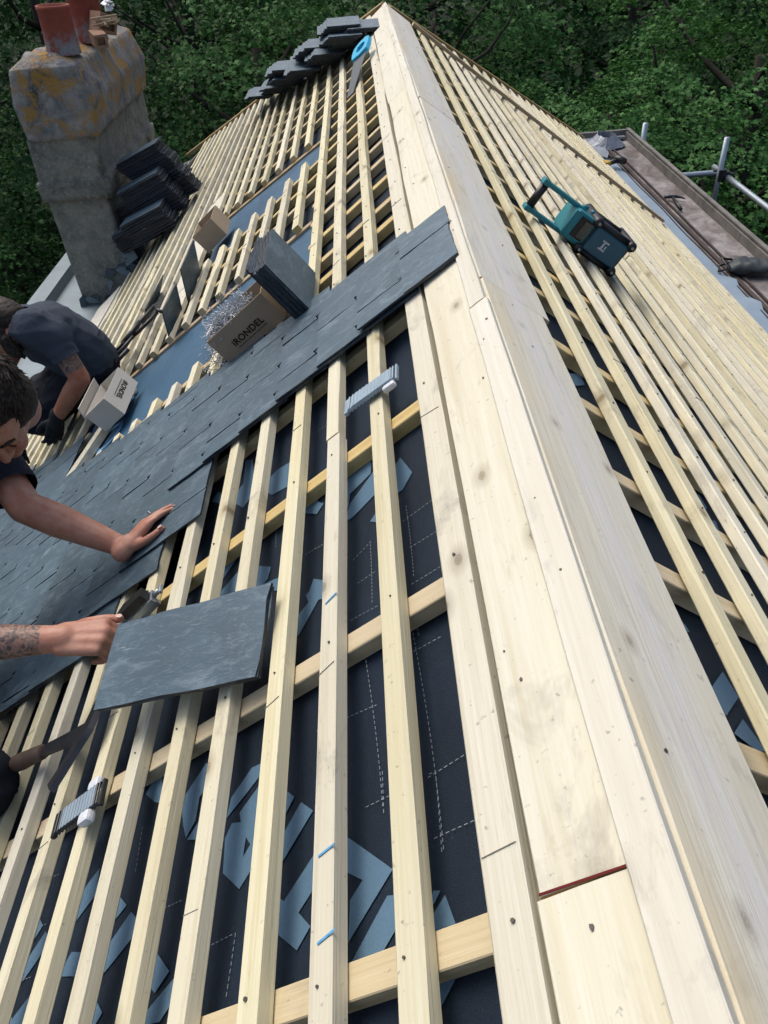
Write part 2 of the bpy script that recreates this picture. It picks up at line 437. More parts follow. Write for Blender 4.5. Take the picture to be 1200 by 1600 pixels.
LETTERS = [[(0.442, 0.423), (0.369, 0.339), (0.308, 0.404), (0.354, 0.404), (0.371, 0.385), (0.387, 0.409), (0.422, 0.452)], [(0.442, 0.455), (0.387, 0.52), (0.397, 0.534), (0.386, 0.549), (0.362, 0.542), (0.322, 0.488), (0.343, 0.468), (0.365, 0.491), (0.412, 0.437)], [(0.511, 0.499), (0.49, 0.475), (0.438, 0.531), (0.421, 0.553), (0.437, 0.567), (0.479, 0.531)], [(0.549, 0.542), (0.536, 0.526), (0.524, 0.513), (0.506, 0.529), (0.496, 0.554), (0.519, 0.565)], [(0.342, 0.347), (0.337, 0.326), (0.312, 0.325), (0.282, 0.356), (0.282, 0.38), (0.282, 0.402)], [(0.319, 0.267), (0.285, 0.255), (0.284, 0.28), (0.284, 0.298), (0.295, 0.294)], [(0.328, 0.282), (0.325, 0.273), (0.315, 0.281), (0.311, 0.292)], [(0.243, 0.286), (0.244, 0.257), (0.222, 0.282), (0.218, 0.294)], [(0.66, 0.72), (0.615, 0.776), (0.57, 0.762), (0.546, 0.75), (0.567, 0.732), (0.604, 0.729), (0.63, 0.693)], [(0.573, 0.711), (0.542, 0.747), (0.534, 0.722), (0.544, 0.68)], [(0.607, 0.609), (0.575, 0.652), (0.545, 0.659), (0.585, 0.592), (0.604, 0.562)], [(0.575, 0.986), (0.531, 0.979), (0.5, 1.027), (0.492, 1.054), (0.533, 1.056)], [(0.511, 0.921), (0.502, 0.901), (0.485, 0.88), (0.47, 0.904), (0.469, 0.921)], [(0.471, 0.864), (0.458, 0.847), (0.435, 0.838), (0.393, 0.902), (0.39, 0.919), (0.422, 0.922)], [(0.398, 0.781), (0.358, 0.733), (0.337, 0.756), (0.364, 0.793), (0.389, 0.788)], [(0.444, 1.02), (0.452, 1.012), (0.44, 0.966), (0.403, 0.952), (0.421, 1.028)], [(0.356, 0.704), (0.328, 0.701), (0.299, 0.731), (0.303, 0.777), (0.312, 0.776)], [(0.361, 0.901), (0.34, 0.876), (0.327, 0.886), (0.33, 0.912), (0.353, 0.913)], [(0.665, 0.88), (0.688, 0.86), (0.69, 0.84), (0.63, 0.828), (0.641, 0.851)], [(1.225, 0.432), (1.14, 0.339), (1.11, 0.344), (1.094, 0.399), (1.06, 0.405), (1.147, 0.458)], [(1.127, 0.312), (1.052, 0.327), (1.027, 0.396), (1.028, 0.417), (1.069, 0.399)], [(1.093, 0.271), (1.035, 0.251), (1.009, 0.277), (1.011, 0.312), (1.074, 0.303)], [(1.009, 0.318), (0.953, 0.32), (0.986, 0.356), (1.001, 0.34)], [(1.204, 0.432), (1.163, 0.458), (1.139, 0.484), (1.119, 0.467), (1.103, 0.486), (1.147, 0.539), (1.194, 0.571), (1.172, 0.506), (1.199, 0.5)], [(1.376, 0.59), (1.278, 0.563), (1.296, 0.641), (1.36, 0.69), (1.383, 0.631)], [(1.506, 0.727), (1.419, 0.715), (1.351, 0.721), (1.334, 0.744), (1.406, 0.799), (1.436, 0.756), (1.524, 0.755)], [(1.483, 0.855), (1.426, 0.812), (1.408, 0.822), (1.462, 0.878)], [(0.935, 0.494), (0.895, 0.445), (0.857, 0.444), (0.874, 0.479), (0.818, 0.522), (0.823, 0.54), (0.867, 0.531), (0.884, 0.504), (0.907, 0.513), (0.91, 0.504)], [(0.995, 0.567), (0.959, 0.573), (1.006, 0.656), (1.017, 0.644), (1.006, 0.601)], [(1.086, 0.667), (1.048, 0.616), (1.02, 0.623), (1.004, 0.662), (1.024, 0.694)], [(1.179, 0.766), (1.145, 0.723), (1.105, 0.779), (1.104, 0.83), (1.143, 0.822)], [(1.115, 0.686), (1.054, 0.699), (1.047, 0.764), (1.069, 0.806), (1.078, 0.777)]]
RLET = [[(0.554, 0.282), (0.599, 0.331), (0.561, 0.341), (0.514, 0.287), (0.519, 0.274)], [(0.486, 0.282), (0.521, 0.323), (0.48, 0.338), (0.47, 0.319)], [(1.33, 0.261), (1.376, 0.315), (1.339, 0.321), (1.282, 0.263)], [(0.669, 0.273), (0.659, 0.285), (0.649, 0.289), (0.643, 0.268)], [(1.04, 0.548), (1.055, 0.579), (0.989, 0.556), (1.002, 0.53)]]
DASH = [((0.459, 0.38), (0.46, 0.334)), ((0.497, 0.351), (0.431, 0.351)), ((0.383, 0.277), (0.384, 0.211)), ((0.463, 0.268), (0.355, 0.267)), ((0.463, 0.278), (0.462, 0.268)), ((0.299, 0.521), (0.278, 0.521)), ((0.45, 0.773), (0.449, 0.725)), ((0.37, 0.652), (0.373, 0.607)), ((0.373, 0.607), (0.296, 0.605)), ((0.606, 1.15), (0.605, 1.115)), ((0.524, 1.144), (0.523, 1.114)), ((0.443, 1.145), (0.442, 1.112)), ((0.606, 0.874), (0.529, 0.872)), ((0.689, 1.148), (0.684, 1.118)), ((0.963, 0.274), (0.779, 0.269)), ((0.858, 0.274), (0.855, 0.206)), ((0.931, 0.284), (0.934, 0.211)), ((0.773, 0.274), (0.773, 0.207)), ((0.85, 0.386), (0.852, 0.336)), ((0.934, 0.357), (0.773, 0.352)), ((0.773, 0.397), (0.769, 0.334)), ((0.914, 0.397), (0.932, 0.357)), ((1.012, 0.517), (1.005, 0.457)), ((1.158, 0.604), (1.085, 0.603)), ((1.168, 0.642), (1.158, 0.604)), ((1.154, 0.274), (1.138, 0.202)), ((0.701, 0.273), (0.699, 0.208)), ((0.715, 0.267), (0.66, 0.268)), ((0.647, 0.331), (0.646, 0.227)), ((0.606, 0.468), (0.595, 0.345)), ((0.459, 0.28), (0.468, 0.203)), ((0.711, 0.278), (0.355, 0.264)), ((0.701, 0.366), (0.446, 0.352)), ((1.413, 0.511), (1.406, 0.465))]

LETTERS += [[(0.573, 0.588), (0.544, 0.63), (0.528, 0.625), (0.533, 0.645), (0.514, 0.657), (0.463, 0.652), (0.43, 0.613), (0.473, 0.613), (0.489, 0.635), (0.504, 0.63), (0.501, 0.611)], [(0.573, 0.588), (0.501, 0.611), (0.487, 0.6), (0.473, 0.613), (0.43, 0.613), (0.45, 0.592), (0.467, 0.571), (0.519, 0.565)]]
LET2 = []
for (dy, ds) in ((.0, .62), (-.62, .30)):                   # the same print carries on under the slates and down the slope
    for p in LETTERS[:9]:
        q = [(y + dy + .0, s + ds) for y, s in p]
        if all(.98 < b_ < LS for a, b_ in q) and all(a > Y0 for a, b_ in q): LET2.append(q)
for p in (LETTERS + LET2)[:70]: print_on([p], 'printed_letter', M_PRINT, 'l', LCB)
LR2 = [[(y + dy, s + ds) for y, s in p] for p in RLET[:3] for dy, ds in ((.35, .22), (.9, .02), (.62, .45), (1.5, .33), (-.25, .25))]
for p in RLET + LR2: print_on([p], 'printed_letter', M_PRINT, 'r', RCB, .0035)
dp = []
for (a, b_) in DASH:
    a, b_ = Vector(a), Vector(b_); d = b_ - a; L_ = d.length; u = d / L_; nn = Vector((-u.y, u.x)); k = max(1, int(L_ / .0085)); w = .00045
    for i in range(k):
        p = a + u * (i * .0085); q = p + u * .005
        dp.append([tuple(p + nn * w), tuple(q + nn * w), tuple(q - nn * w), tuple(p - nn * w)])
tag(print_on(dp, 'perforation_print', M_DASH, 'l', LCB, .0035), kind='stuff')
# bright lettering in the near bare strip
def text_mesh(txt, size, mat, M, name, parent, ext=.0004, bold=0.0):
    cu = bpy.data.curves.new(name, 'FONT'); cu.body = txt; cu.size = size; cu.extrude = ext; cu.offset = bold; cu.space_character = 1.0 + bold * 2.4 / size
    o = bpy.data.objects.new(name, cu); COL.objects.link(o); bpy.context.view_layer.update()
    me = bpy.data.meshes.new_from_object(o.evaluated_get(bpy.context.evaluated_depsgraph_get())); bpy.data.objects.remove(o)
    me.materials.clear(); me.materials.append(mat)
    return link(name, me, M, parent)
text_mesh('ION', .26, M_PRINTB, ML(2.40, 1.62, H_M + .0245, R_(90)) @ Matrix.Diagonal((.75, 1, 1, 1)), 'printed_lettering', house, .0003, .002)

# ---- battens
def stick(w, t, y0, y1, mats, name, P, s, htop, parent, skew=0.0, wane=.3, nails=(), step=.11, endcap=1, bow=.002):
    """a sawn lath from y0 to y1 along the slope, centre line at s, top face at htop"""
    L_ = y1 - y0; n = max(2, int(L_ / step)); g = G(); sd_ = rnd(0, 99)
    M = P(y0 + L_ / 2, s, htop, skew); wn = rnd(0, 1) < wane; ch = .0022
    for i in range(n + 1):
        y = -L_ / 2 + L_ * i / n; q = Vector((sd_, y * 1.1, 0)); dx = bow * 2 * noise.noise(q); dz = .0012 * noise.noise(q + Vector((9, 0, 0)))
        ww = w / 2 * (1 + .03 * noise.noise(q * 3)); wa = ch + (max(0, noise.noise(Vector((sd_ + 5, y * 2.3, 1)))) * .022 if wn else 0)
        wb = ch + .001 * random.random()
        prof = [(-ww + wb, 0), (ww - wa, 0), (ww, -wa * .8), (ww, -t + ch), (ww - ch, -t), (-ww + ch, -t), (-ww, -t + ch), (-ww, -wb)]
        if M is not None and P is MR: prof = [(-x, z) for x, z in prof][::-1]
        g.v += [(x + dx, y, z + dz) for x, z in prof]
    for i in range(n):
        for k in range(8):
            k2 = (k + 1) % 8; g.f.append((i * 8 + k, i * 8 + k2, (i + 1) * 8 + k2, (i + 1) * 8 + k)); g.m.append(0)
    g.f.append(tuple(range(8))[::-1]); g.m.append(endcap); g.f.append(tuple(n * 8 + k for k in range(8))); g.m.append(endcap)
    for yn in nails:
        if y0 + .02 < yn < y1 - .02:
            for q in ((rnd(-.007, .007), rnd(-.010, .010)),):
                r = rnd(.0014, .0026); c0 = (q[0], yn - (y0 + L_ / 2) + q[1]); g.prism([(c0[0] + r * math.cos(a), c0[1] + r * math.sin(a)) for a in [k * math.pi / 3 for k in range(6)]], -.001, .0022, 2)
    yy = y0 + rnd(.1, 1.2)
    while yy < min(y1 - .05, 3.6):                       # pencil ticks from setting out
        a = rnd(-.3, .3); g.prism([(-w * .46, yy - (y0 + L_ / 2) - a * w * .46), (w * .40, yy - (y0 + L_ / 2) + a * w * .46), (w * .40, yy - (y0 + L_ / 2) + a * w * .46 + .0006), (-w * .46, yy - (y0 + L_ / 2) - a * w * .46 + .0005)], -.001, .0013, 3 if len(mats) > 3 else 2); yy += rnd(.5, 2.2)
    return g.build(name, mats, M, parent)


BM = [M_BAT, M_END, M_NAIL, simple('pencil_line', (.30, .28, .25), .8, .1)]
def lcb_at(s): return [y for y, a, b_ in LCB if a <= s <= b_]
nbat = 0
for k in range(26):
    s = .155 + .1156 * k
    if s > LS - .03: break
    j = rnd(-.003, .003)
    segs = []
    if k <= 3: segs = [(Y0, lhip(s) - .03)]
    else:
        y0 = Y0
        if s < 1.93:
            segs.append((y0, 2.335 + rnd(0, .03))); y0 = 2.895 + .195 * (s - .87) - .01
        if s < 1.37:
            segs.append((y0, 3.665 + rnd(0, .02))); y0 = 3.97 + .52 * (s - .54)
        if s < 2.62 or s > 9: segs.append((y0, lhip(s) - .03))
        else: segs.append((y0, 4.55 if s > 2.74 else 5.75))
    if k == 2: segs = [(Y0, 1.215), (1.22, lhip(s) - .03)]
    if 12 <= k <= 12: segs = [(a, b_) for a, b_ in segs if b_ < 3] + [(3.0, 3.34), (5.05, lhip(s) - .03)]
    for (a, b_) in segs:
        if b_ - a < .1: continue
        stick(.046 if k == 0 else .0325 + rnd(-.001, .002), .026, a, b_, BM, 'batten', ML, s + .003 + j, .0, house, skew=rnd(-.0012, .0012), wane=.35, nails=lcb_at(s)); nbat += 1
# wide boards let into the battening
stick(.15, .024, 3.32, 5.0, [M_RIDGE, M_END, M_NAIL], 'wide_board', ML, 1.50, .0, house, wane=0)
stick(.30, .024, 4.58, 5.62, [M_RIDGE_G, M_END, M_NAIL], 'eaves_board', ML, 2.92, .0, house, wane=0)
# skewed loose-looking lath across the bare strip
stick(.062, .034, 2.28, 2.84, [M_BAT, M_END, M_NAIL], 'trimmer_lath', ML, 1.765, .006, house, skew=-math.atan2(.31, .56), wane=0)

RB0 = .294
for k in range(20):
    s = RB0 + .1128 * k
    if s > RS - .03: break
    far = rhip(s) - .03
    segs = [(Y0, far)]
    if k in (3, 7): c = rnd(2.4, 3.5); segs = [(Y0, c), (c + .004, far)]
    for (a, b_) in segs:
        stick(.0300 if k < 5 else .0270, .022, a, b_, BM, 'batten', MR, s - .013 + min(k, 6) * .0012 + rnd(-.003, .003), 0, house, skew=rnd(-.001, .001), wane=.5, nails=[y for y, _, _ in RCB]); nbat += 1
stick(.055, .027, Y0, rhip(RS) - .05, BM, 'eaves_lath', MR, RS + .0, 0, house, wane=0)


# ---- counter battens (up the slope)
def counter(P, y, s0, s1, name='counter_batten', mat=None, w=.036, t=.0265, htop=-.0275, dyds=0.0, parent=house):
    L_ = s1 - s0; base = (ML if P is LW else MR)(y + dyds * L_ / 2, (s0 + s1) / 2, htop)
    sg = -1 if P is LW else 1
    M = base @ Matrix.Rotation(-sg * R_(90) * 1.0 + (math.atan(dyds) if P is RW else -math.atan(dyds)) * 1.0, 4, 'Z')
    L_ = L_ * math.hypot(1, dyds); g = G(); n = max(2, int(L_ / .3)); sd_ = rnd(0, 99)
    for i in range(n + 1):
        yy = -L_ / 2 + L_ * i / n; dx = .002 * noise.noise(Vector((sd_, yy, 0)))
        ww = w / 2; c = .0015
        g.v += [(x + dx, yy, z) for x, z in [(-ww + c, 0), (ww - c, 0), (ww, -c), (ww, -t), (-ww, -t), (-ww, -c)]]
    for i in range(n):
        for k in range(6): g.f.append((i * 6 + k, i * 6 + (k + 1) % 6, (i + 1) * 6 + (k + 1) % 6, (i + 1) * 6 + k)); g.m.append(0)
    g.f.append(tuple(range(6))[::-1]); g.m.append(1); g.f.append(tuple(n * 6 + k for k in range(6))); g.m.append(1)
    return g.build(name, [mat or M_CB, M_END], M, parent)


for (y, a, b_) in LCB: counter(LW, y + rnd(-.004, .004), a + .015, b_)
for (y, a, b_) in RCB: counter(RW, y + rnd(-.004, .004), a + .015, b_)
# cut laths that trim the far side of each bare strip
tag(counter(LW, 2.83, .56, 1.93, 'trimmer_batten', M_BROWN, w=.034, dyds=.195, htop=-.0268), None)
tag(counter(LW, 3.955, .54, 1.40, 'trimmer_batten', M_BROWN, w=.034, dyds=.52, htop=-.0268), None)
# raking lath lying over the battens near the hip, and the hip boards
counter(RW, 5.60, .19, RS - .05, 'raking_lath', M_BROWN, w=.055, t=.02, htop=.0235)
counter(RW, rhip(.02) - .0, .02, RS, 'hip_board', M_BROWN, w=.035, t=.045, htop=.012, dyds=.98)
counter(LW, lhip(.02) - .0, .02, LS, 'hip_board', M_BROWN, w=.035, t=.045, htop=.012, dyds=1.40)


# ---- ridge boards
def board(name, P, y0, y1, s0, s1, htop, t, mats, skew=0.0, edge=.002):
    L_ = y1 - y0; g = G(); n = max(2, int(L_ / .08)); w = abs(s1 - s0); M = P((y0 + y1) / 2, (s0 + s1) / 2, htop, skew); q0 = rnd(0, 50)
    for i in range(n + 1):
        y = -L_ / 2 + L_ * i / n; e1 = edge * noise.noise(Vector((q0, y * 3, 0))) * 1.5; e2 = edge * noise.noise(Vector((q0 + 7, y * 3, 0))) * 1.5; c = .0018
        cz = .0015 * noise.noise(Vector((q0, y * 1.2, 4)))
        g.v += [(x, y, z + cz) for x, z in [(-w / 2 + e1 + c, 0), (0, .0006), (w / 2 + e2 - c, 0), (w / 2 + e2, -c), (w / 2 + e2, -t), (-w / 2 + e1, -t), (-w / 2 + e1, -c)]]
    for i in range(n):
        for k in range(7): g.f.append((i * 7 + k, i * 7 + (k + 1) % 7, (i + 1) * 7 + (k + 1) % 7, (i + 1) * 7 + k)); g.m.append(0)
    g.f.append(tuple(range(7))[::-1]); g.m.append(1); g.f.append(tuple(n * 7 + k for k in range(7))); g.m.append(1)
    # nail heads and dents
    for _ in range(int(L_ * 3.2)):
        x = rnd(-w / 2 + .012, w / 2 - .012); y = rnd(-L_ / 2, L_ / 2); r = rnd(.0011, .0026)
        g.prism([(x + r * math.cos(a) * rnd(.7, 1.2), y + r * math.sin(a) * rnd(.7, 1.5)) for a in [k_ * math.pi / 4 for k_ in range(8)]], -.001, .0017, 2)
    return g.build(name, mats, M, house)


RM = [M_RIDGE, M_END, M_NAIL]; RG = [M_RIDGE_G, M_END, M_NAIL]
# broad board on the west side in three lengths, narrow capping board, weathered boards on the east side
board('ridge_board', ML, Y0, .2565, .034, .128, .003, .026, RM, skew=.006)
board('ridge_board', ML, .2585, 3.262, .031, .122, .003, .026, RM, skew=-.0028)
board('ridge_board', ML, 3.270, 5.78, .028, .125, .003, .026, RM)
board('ridge_capping_board', ML, Y0, 1.272, -.002, .0395, .0095, .030, RM, skew=-.003)
board('ridge_capping_board', ML, 1.276, 5.74, -.002, .030, .0095, .030, RM, skew=-.0015)
tag(board('ridge_board', MR, Y0, 1.378, .004, .164, .004, .030, RG), 'weathered grey-stained ridge board with yellow resin along one edge')
tag(board('ridge_board', MR, 1.382, 3.0, .004, .184, .004, .030, RG, skew=-.003), 'weathered grey-stained ridge board with yellow resin along one edge')
tag(board('ridge_board', MR, 3.004, 5.66, .004, .180, .004, .030, RG), 'pale weathered ridge board')
# the red-brown crayon line at the first butt joint
g = G(); g.box((0, 0, 0), (.092, .0022, .0006)); g.build('crayon_line', simple('red_crayon', (.13, .02, .02), .8, .1), ML(.2595, .079, .0040, -.02), house)
# blue chalk strokes
M_CHALK = simple('blue_chalk', (.12, .36, .62), .9, .1, nscale=300, namt=.3)
for (y, s, l_, r_) in ((.386, .385, .05, .25), (.295, .383, .055, .3), (.775, .386, .03, .35)):
    g = G(); g.box((0, 0, 0), (.026, .0026, .0006)); g.build('chalk_mark', M_CHALK, ML(y, s, .0012, r_), house)

# ---- laid slates
def slate_poly(w, l, th, jit=.0022, nx=7, ny=9):
    """slab with chipped edges, centred; x = length up the slope (l), y = width (w)"""
    pts = []
    for i in range(nx): pts.append((-l / 2 + l * i / nx, -w / 2))
    for i in range(ny // 2 + 2): pts.append((l / 2, -w / 2 + w * i / (ny // 2 + 2)))
    for i in range(nx): pts.append((l / 2 - l * i / nx, w / 2))
    for i in range(ny // 2 + 2): pts.append((-l / 2, w / 2 - w * i / (ny // 2 + 2)))
    return [(x + rnd(-jit, jit), y + rnd(-jit * .7, jit * .7)) for x, y in pts]


SW, SG, SLEN, ST = .194, .1345, .292, .0045
g = G(); hooks = 0
def course_edges(k):
    s = .03 + SG * k
    lo = 1.515 if k <= 6 else (1.305 if k == 7 else (1.215 if k == 8 else 1.085))
    hi = 1.775 + .295 * s + (0.0 if k % 2 else .03)
    if s > 1.93: hi = 2.60 + .5 * (s - 1.95) + (.05 if k % 2 else 0)
    return lo, hi
for k in range(-1, 22):
    st = .03 + SG * (k + 1)                       # tail (downslope) line of this course
    lo, hi = course_edges(max(0, k))
    if k == -1: lo, hi = 1.515, 1.775
    off = 1.60 if k % 2 else 1.70
    # joints
    js = [off + SW * m for m in range(-8, 12)]; js = [j for j in js if lo + .03 < j < hi - .03]
    edges = [lo] + js + [hi]
    for a, b_ in zip(edges[:-1], edges[1:]):
        w = (b_ - a) - .0045
        hd = st - SLEN; hd = max(hd, .024) if k < 3 else hd
        ln = st - hd; cen = (st + hd) / 2
        if ln < .05: continue
        tilt = (.0140) / SLEN
        M = ML((a + b_) / 2 + rnd(-.001, .001), cen + rnd(-.0025, .0025), .0165 - (.008 if ln > .28 else .006), rnd(-.006, .006)) @ Matrix.Rotation(tilt + rnd(0, .004), 4, 'Y') @ Matrix.Rotation(rnd(-.006, .006), 4, 'X')
        if ln < .28: M = Matrix.Translation((-.002, 0, .004)) @ M
        g.prism(slate_poly(w, ln, ST), 0, ST, 0, M, 2)
        # hook at the joint and at the tail centre
        Mh = ML((a + b_) / 2, st + .002, .0195, 0)
        g.box((0, 0, 0), (.016, .0022, .003), 1, Mh); g.box((-.006, 0, -.004), (.003, .0022, .009), 1, Mh)
sl_cov = g.build('slate_covering', [M_SLATE, M_DSTEEL, M_SEDGE], None, house)
# ================================================================== trees behind
def leaf_mat(name, c1, c2, c3):
    b = NB(name); f = b.noise(b.coord((1, 1, 1)), .55, 3); ge = b.n('ShaderNodeNewGeometry')
    c = b.mix(b.ramp(f, [(.35, 0.0), (.65, 1.0)]), c1, c2); c = b.mix(b.ramp(ge.outputs['Random Per Island'], [(.55, 0.0), (1.0, .8)]), c, c3)
    b.out(c, .6, .15); tr = b.n('ShaderNodeBsdfTranslucent'); b.l(c, tr.inputs[0]); ms = b.n('ShaderNodeMixShader'); ms.inputs[0].default_value = .25
    b.l(b.b.outputs[0], ms.inputs[1]); b.l(tr.outputs[0], ms.inputs[2]); b.l(ms.outputs[0], b.t.nodes['Material Output'].inputs[0]); return b.m


M_LEAF = [leaf_mat('maple_leaves', (.026, .100, .022), (.055, .165, .040), (.15, .31, .095)), leaf_mat('dark_leaves', (.014, .052, .016), (.028, .090, .026), (.075, .17, .055))]
b = NB('bark'); f_ = b.noise(b.coord((12, 12, 1.5)), 1, 5, .7); b.bump(f_, 1, .03); M_BARK = b.out(b.mix(f_, (.03, .027, .022), (.07, .062, .05)), .9, .2)


def crown_mesh(name, seed, nspray, nleaf, rx, rz, lsize, mat):
    rg = np.random.RandomState(seed); C = []; Nn = []
    for _ in range(nspray):
        d = rg.normal(size=3); d /= np.linalg.norm(d); rr = rg.uniform(.35, 1.0) ** .45
        lob = 1 + .28 * math.sin(3 * math.atan2(d[1], d[0]) + seed) * abs(d[0]) + .18 * math.sin(5 * d[2] + seed * 2)
        c = d * rr * np.array([rx, rx, rz]) * lob
        sr = rg.uniform(.35, .85); m = int(nleaf * sr * rg.uniform(.6, 1.3))
        out = d * np.array([1, 1, .35]); out /= np.linalg.norm(out)
        tilt = out * .75 + np.array([0, 0, -.35]); t2 = np.cross(out, [0, 0, 1]); t2 /= np.linalg.norm(t2) + 1e-9
        a = rg.normal(size=m) * sr * .55; bb = rg.normal(size=m) * sr * .55; e = rg.normal(size=m) * .13 * sr
        pts = c + np.outer(a, tilt) + np.outer(bb, t2) + np.outer(e, [0, 0, 1]); pts[:, 2] -= .28 * (a ** 2 + bb ** 2) / sr
        C.append(pts); nv = rg.normal(size=(m, 3)) * .42 + np.array([0, 0, .85]) + out * .45; Nn.append(nv)
    C = np.vstack(C); Nn = np.vstack(Nn); Nn /= np.linalg.norm(Nn, axis=1)[:, None]; n = len(C)
    t = np.cross(Nn, rg.normal(size=(n, 3))); t /= np.linalg.norm(t, axis=1)[:, None]; bt = np.cross(Nn, t); sz = lsize * rg.uniform(.6, 1.25, n)
    # five-lobed leaf outline
    shp = []
    for k in range(10):
        an = -math.pi / 2 + k * math.pi / 5 + math.pi / 10 * 0; r = (1.0, .45)[k % 2] * (1.0 if k not in (0,) else .55); shp.append((r * math.cos(an), r * math.sin(an)))
    shp = np.array(shp) * .62
    V = C[:, None, :] + sz[:, None, None] * (shp[None, :, 0, None] * t[:, None, :] + shp[None, :, 1, None] * bt[:, None, :] - (.35 * np.abs(shp[:, 0]))[None, :, None] * Nn[:, None, :])
    me = bpy.data.meshes.new(name); me.vertices.add(n * 10); me.vertices.foreach_set('co', V.reshape(-1).astype(np.float32))
    me.loops.add(n * 10); me.loops.foreach_set('vertex_index', np.arange(n * 10, dtype=np.int32)); me.polygons.add(n)
    me.polygons.foreach_set('loop_start', np.arange(0, n * 10, 10, dtype=np.int32)); me.polygons.foreach_set('loop_total', np.full(n, 10, np.int32))
    me.update(calc_edges=True); me.validate(); me.materials.append(mat); return me


def trunk_mesh(name, seed, h, r0, crz, crx):
    random.seed(seed); g = G(); pts = []; x = y = 0
    for i in range(9):
        t = i / 8; pts.append((x, y, h * t)); x += rnd(-.12, .12); y += rnd(-.12, .12)
    g.tube(pts, [r0 * (1 - .6 * i / 8) for i in range(9)], 9)
    for _ in range(9):
        z = h * rnd(.45, 1); i = int(z / h * 8); p = Vector(pts[min(i, 8)]); an = rnd(0, 6.28); L_ = crx * rnd(.5, .95)
        q = [p]
        for j in range(1, 5): q.append(p + Vector((math.cos(an + .1 * j), math.sin(an + .1 * j), .35 + .1 * j)) * L_ * j / 4 + Vector((rnd(-.1, .1), rnd(-.1, .1), 0)))
        g.tube(q, [r0 * .33 * (1 - .2 * j) for j in range(5)], 6)
    return g.mesh(name, M_BARK, True)


CR = [crown_mesh('crown', 3, 165, 230, 3.1, 4.4, .092, M_LEAF[0]), crown_mesh('crown', 11, 150, 220, 2.8, 4.8, .086, M_LEAF[1]), crown_mesh('crown', 23, 175, 225, 3.5, 4.2, .090, M_LEAF[0])]
TR = [trunk_mesh('trunk', 5, 6.6, .17, 3, 2.6), trunk_mesh('trunk', 6, 7.2, .15, 3, 2.4), trunk_mesh('trunk', 8, 6.0, .21, 3, 3.0)]
random.seed(21)
TREES = [  # x, y, crown centre z, kind, scale, label
    (-8.6, 11.6, -3.4, 0, .85, 'bright green maple beyond the chimney, lowest boughs beside the roof edge'),
    (-5.6, 14.4, -2.6, 1, 1.0, 'dark leafy tree standing behind the clay chimney pots'),
    (-2.3, 15.6, -3.0, 2, 1.0, 'leafy green tree behind the slates piled along the hip'),
    (.9, 14.2, -3.9, 1, .95, 'dark green tree directly behind the ridge end'),
    (3.6, 12.0, -4.4, 0, .80, 'bright maple whose boughs hang just beyond the east hip'),
    (6.3, 13.2, -3.4, 2, .95, 'broad green tree behind the scaffold tubes'),
    (8.8, 10.6, -4.9, 0, .72, 'low leafy tree beyond the flat felt gutter'),
    (-11.6, 14.6, -2.6, 2, 1.05, 'big tree at the wood edge past the chimney'),
    (-4.2, 20.5, -1.4, 1, 1.3, 'tall dark tree deep in the wood behind the chimney'),
    (1.0, 21.0, -1.2, 2, 1.3, 'tall shaded tree deep in the wood beyond the ridge'),
    (6.4, 20.0, -1.4, 1, 1.3, 'tall dark tree deep in the wood beyond the east slope'),
    (11.6, 16.2, -2.4, 1, 1.15, 'tall dark tree at the wood edge beyond the scaffold'),
    (-10.0, 21.5, -1.2, 1, 1.3, 'tall dark tree at the back of the wood past the chimney'),
    (12.5, 22.5, -1.2, 2, 1.3, 'tall tree at the back of the wood beyond the scaffold'),
    (-14.5, 9.0, -3.0, 1, 1.05, 'dark tree at the side of the house garden'),
    (13.5, 9.6, -3.4, 2, 1.0, 'leafy tree at the side of the yard below the scaffold'),
]
for (x, y, z, k, sc, lab) in TREES:
    t = empty('tree', (x, y, GZ), lab, 'tree', 'trees of the wood behind the house')
    rz = rnd(0, 6.28)
    link('crown', CR[k], Matrix.Translation((x, y, z)) @ Matrix.Rotation(rz, 4, 'Z') @ Matrix.Scale(sc, 4), t)
    hh = z + 2.0 - GZ; link('trunk', TR[k], Matrix.Translation((x, y, GZ)) @ Matrix.Rotation(rz, 4, 'Z') @ Matrix.Diagonal((sc * 1.1, sc * 1.1, hh / 6.5, 1)), t)
# far wood: one mass of foliage behind the individual trees
rg = np.random.RandomState(5)
me = crown_mesh('far_wood', 31, 900, 75, 1, 1, .50, M_LEAF[1])
co = np.empty(len(me.vertices) * 3, np.float32); me.vertices.foreach_get('co', co); co = co.reshape(-1, 10, 3)
cen = co.mean(1, keepdims=True); off = co - cen; n_ = len(cen); u = rg.uniform(-1, 1, n_); ang = u * 1.25
rad = 29 + 3.5 * rg.rand(n_) + 1.2 * np.sin(ang * 23); zz = GZ + rg.rand(n_) * (13 + 1.5 * np.sin(ang * 17))
cen2 = np.stack([np.sin(ang) * rad, np.cos(ang) * rad, zz], 1)[:, None, :]
me.vertices.foreach_set('co', (cen2 + off).reshape(-1).astype(np.float32)); me.update()
tag(link('far_wood', me), 'mass of dark foliage where the wood carries on behind the single trees', 'wood', kind='stuff')
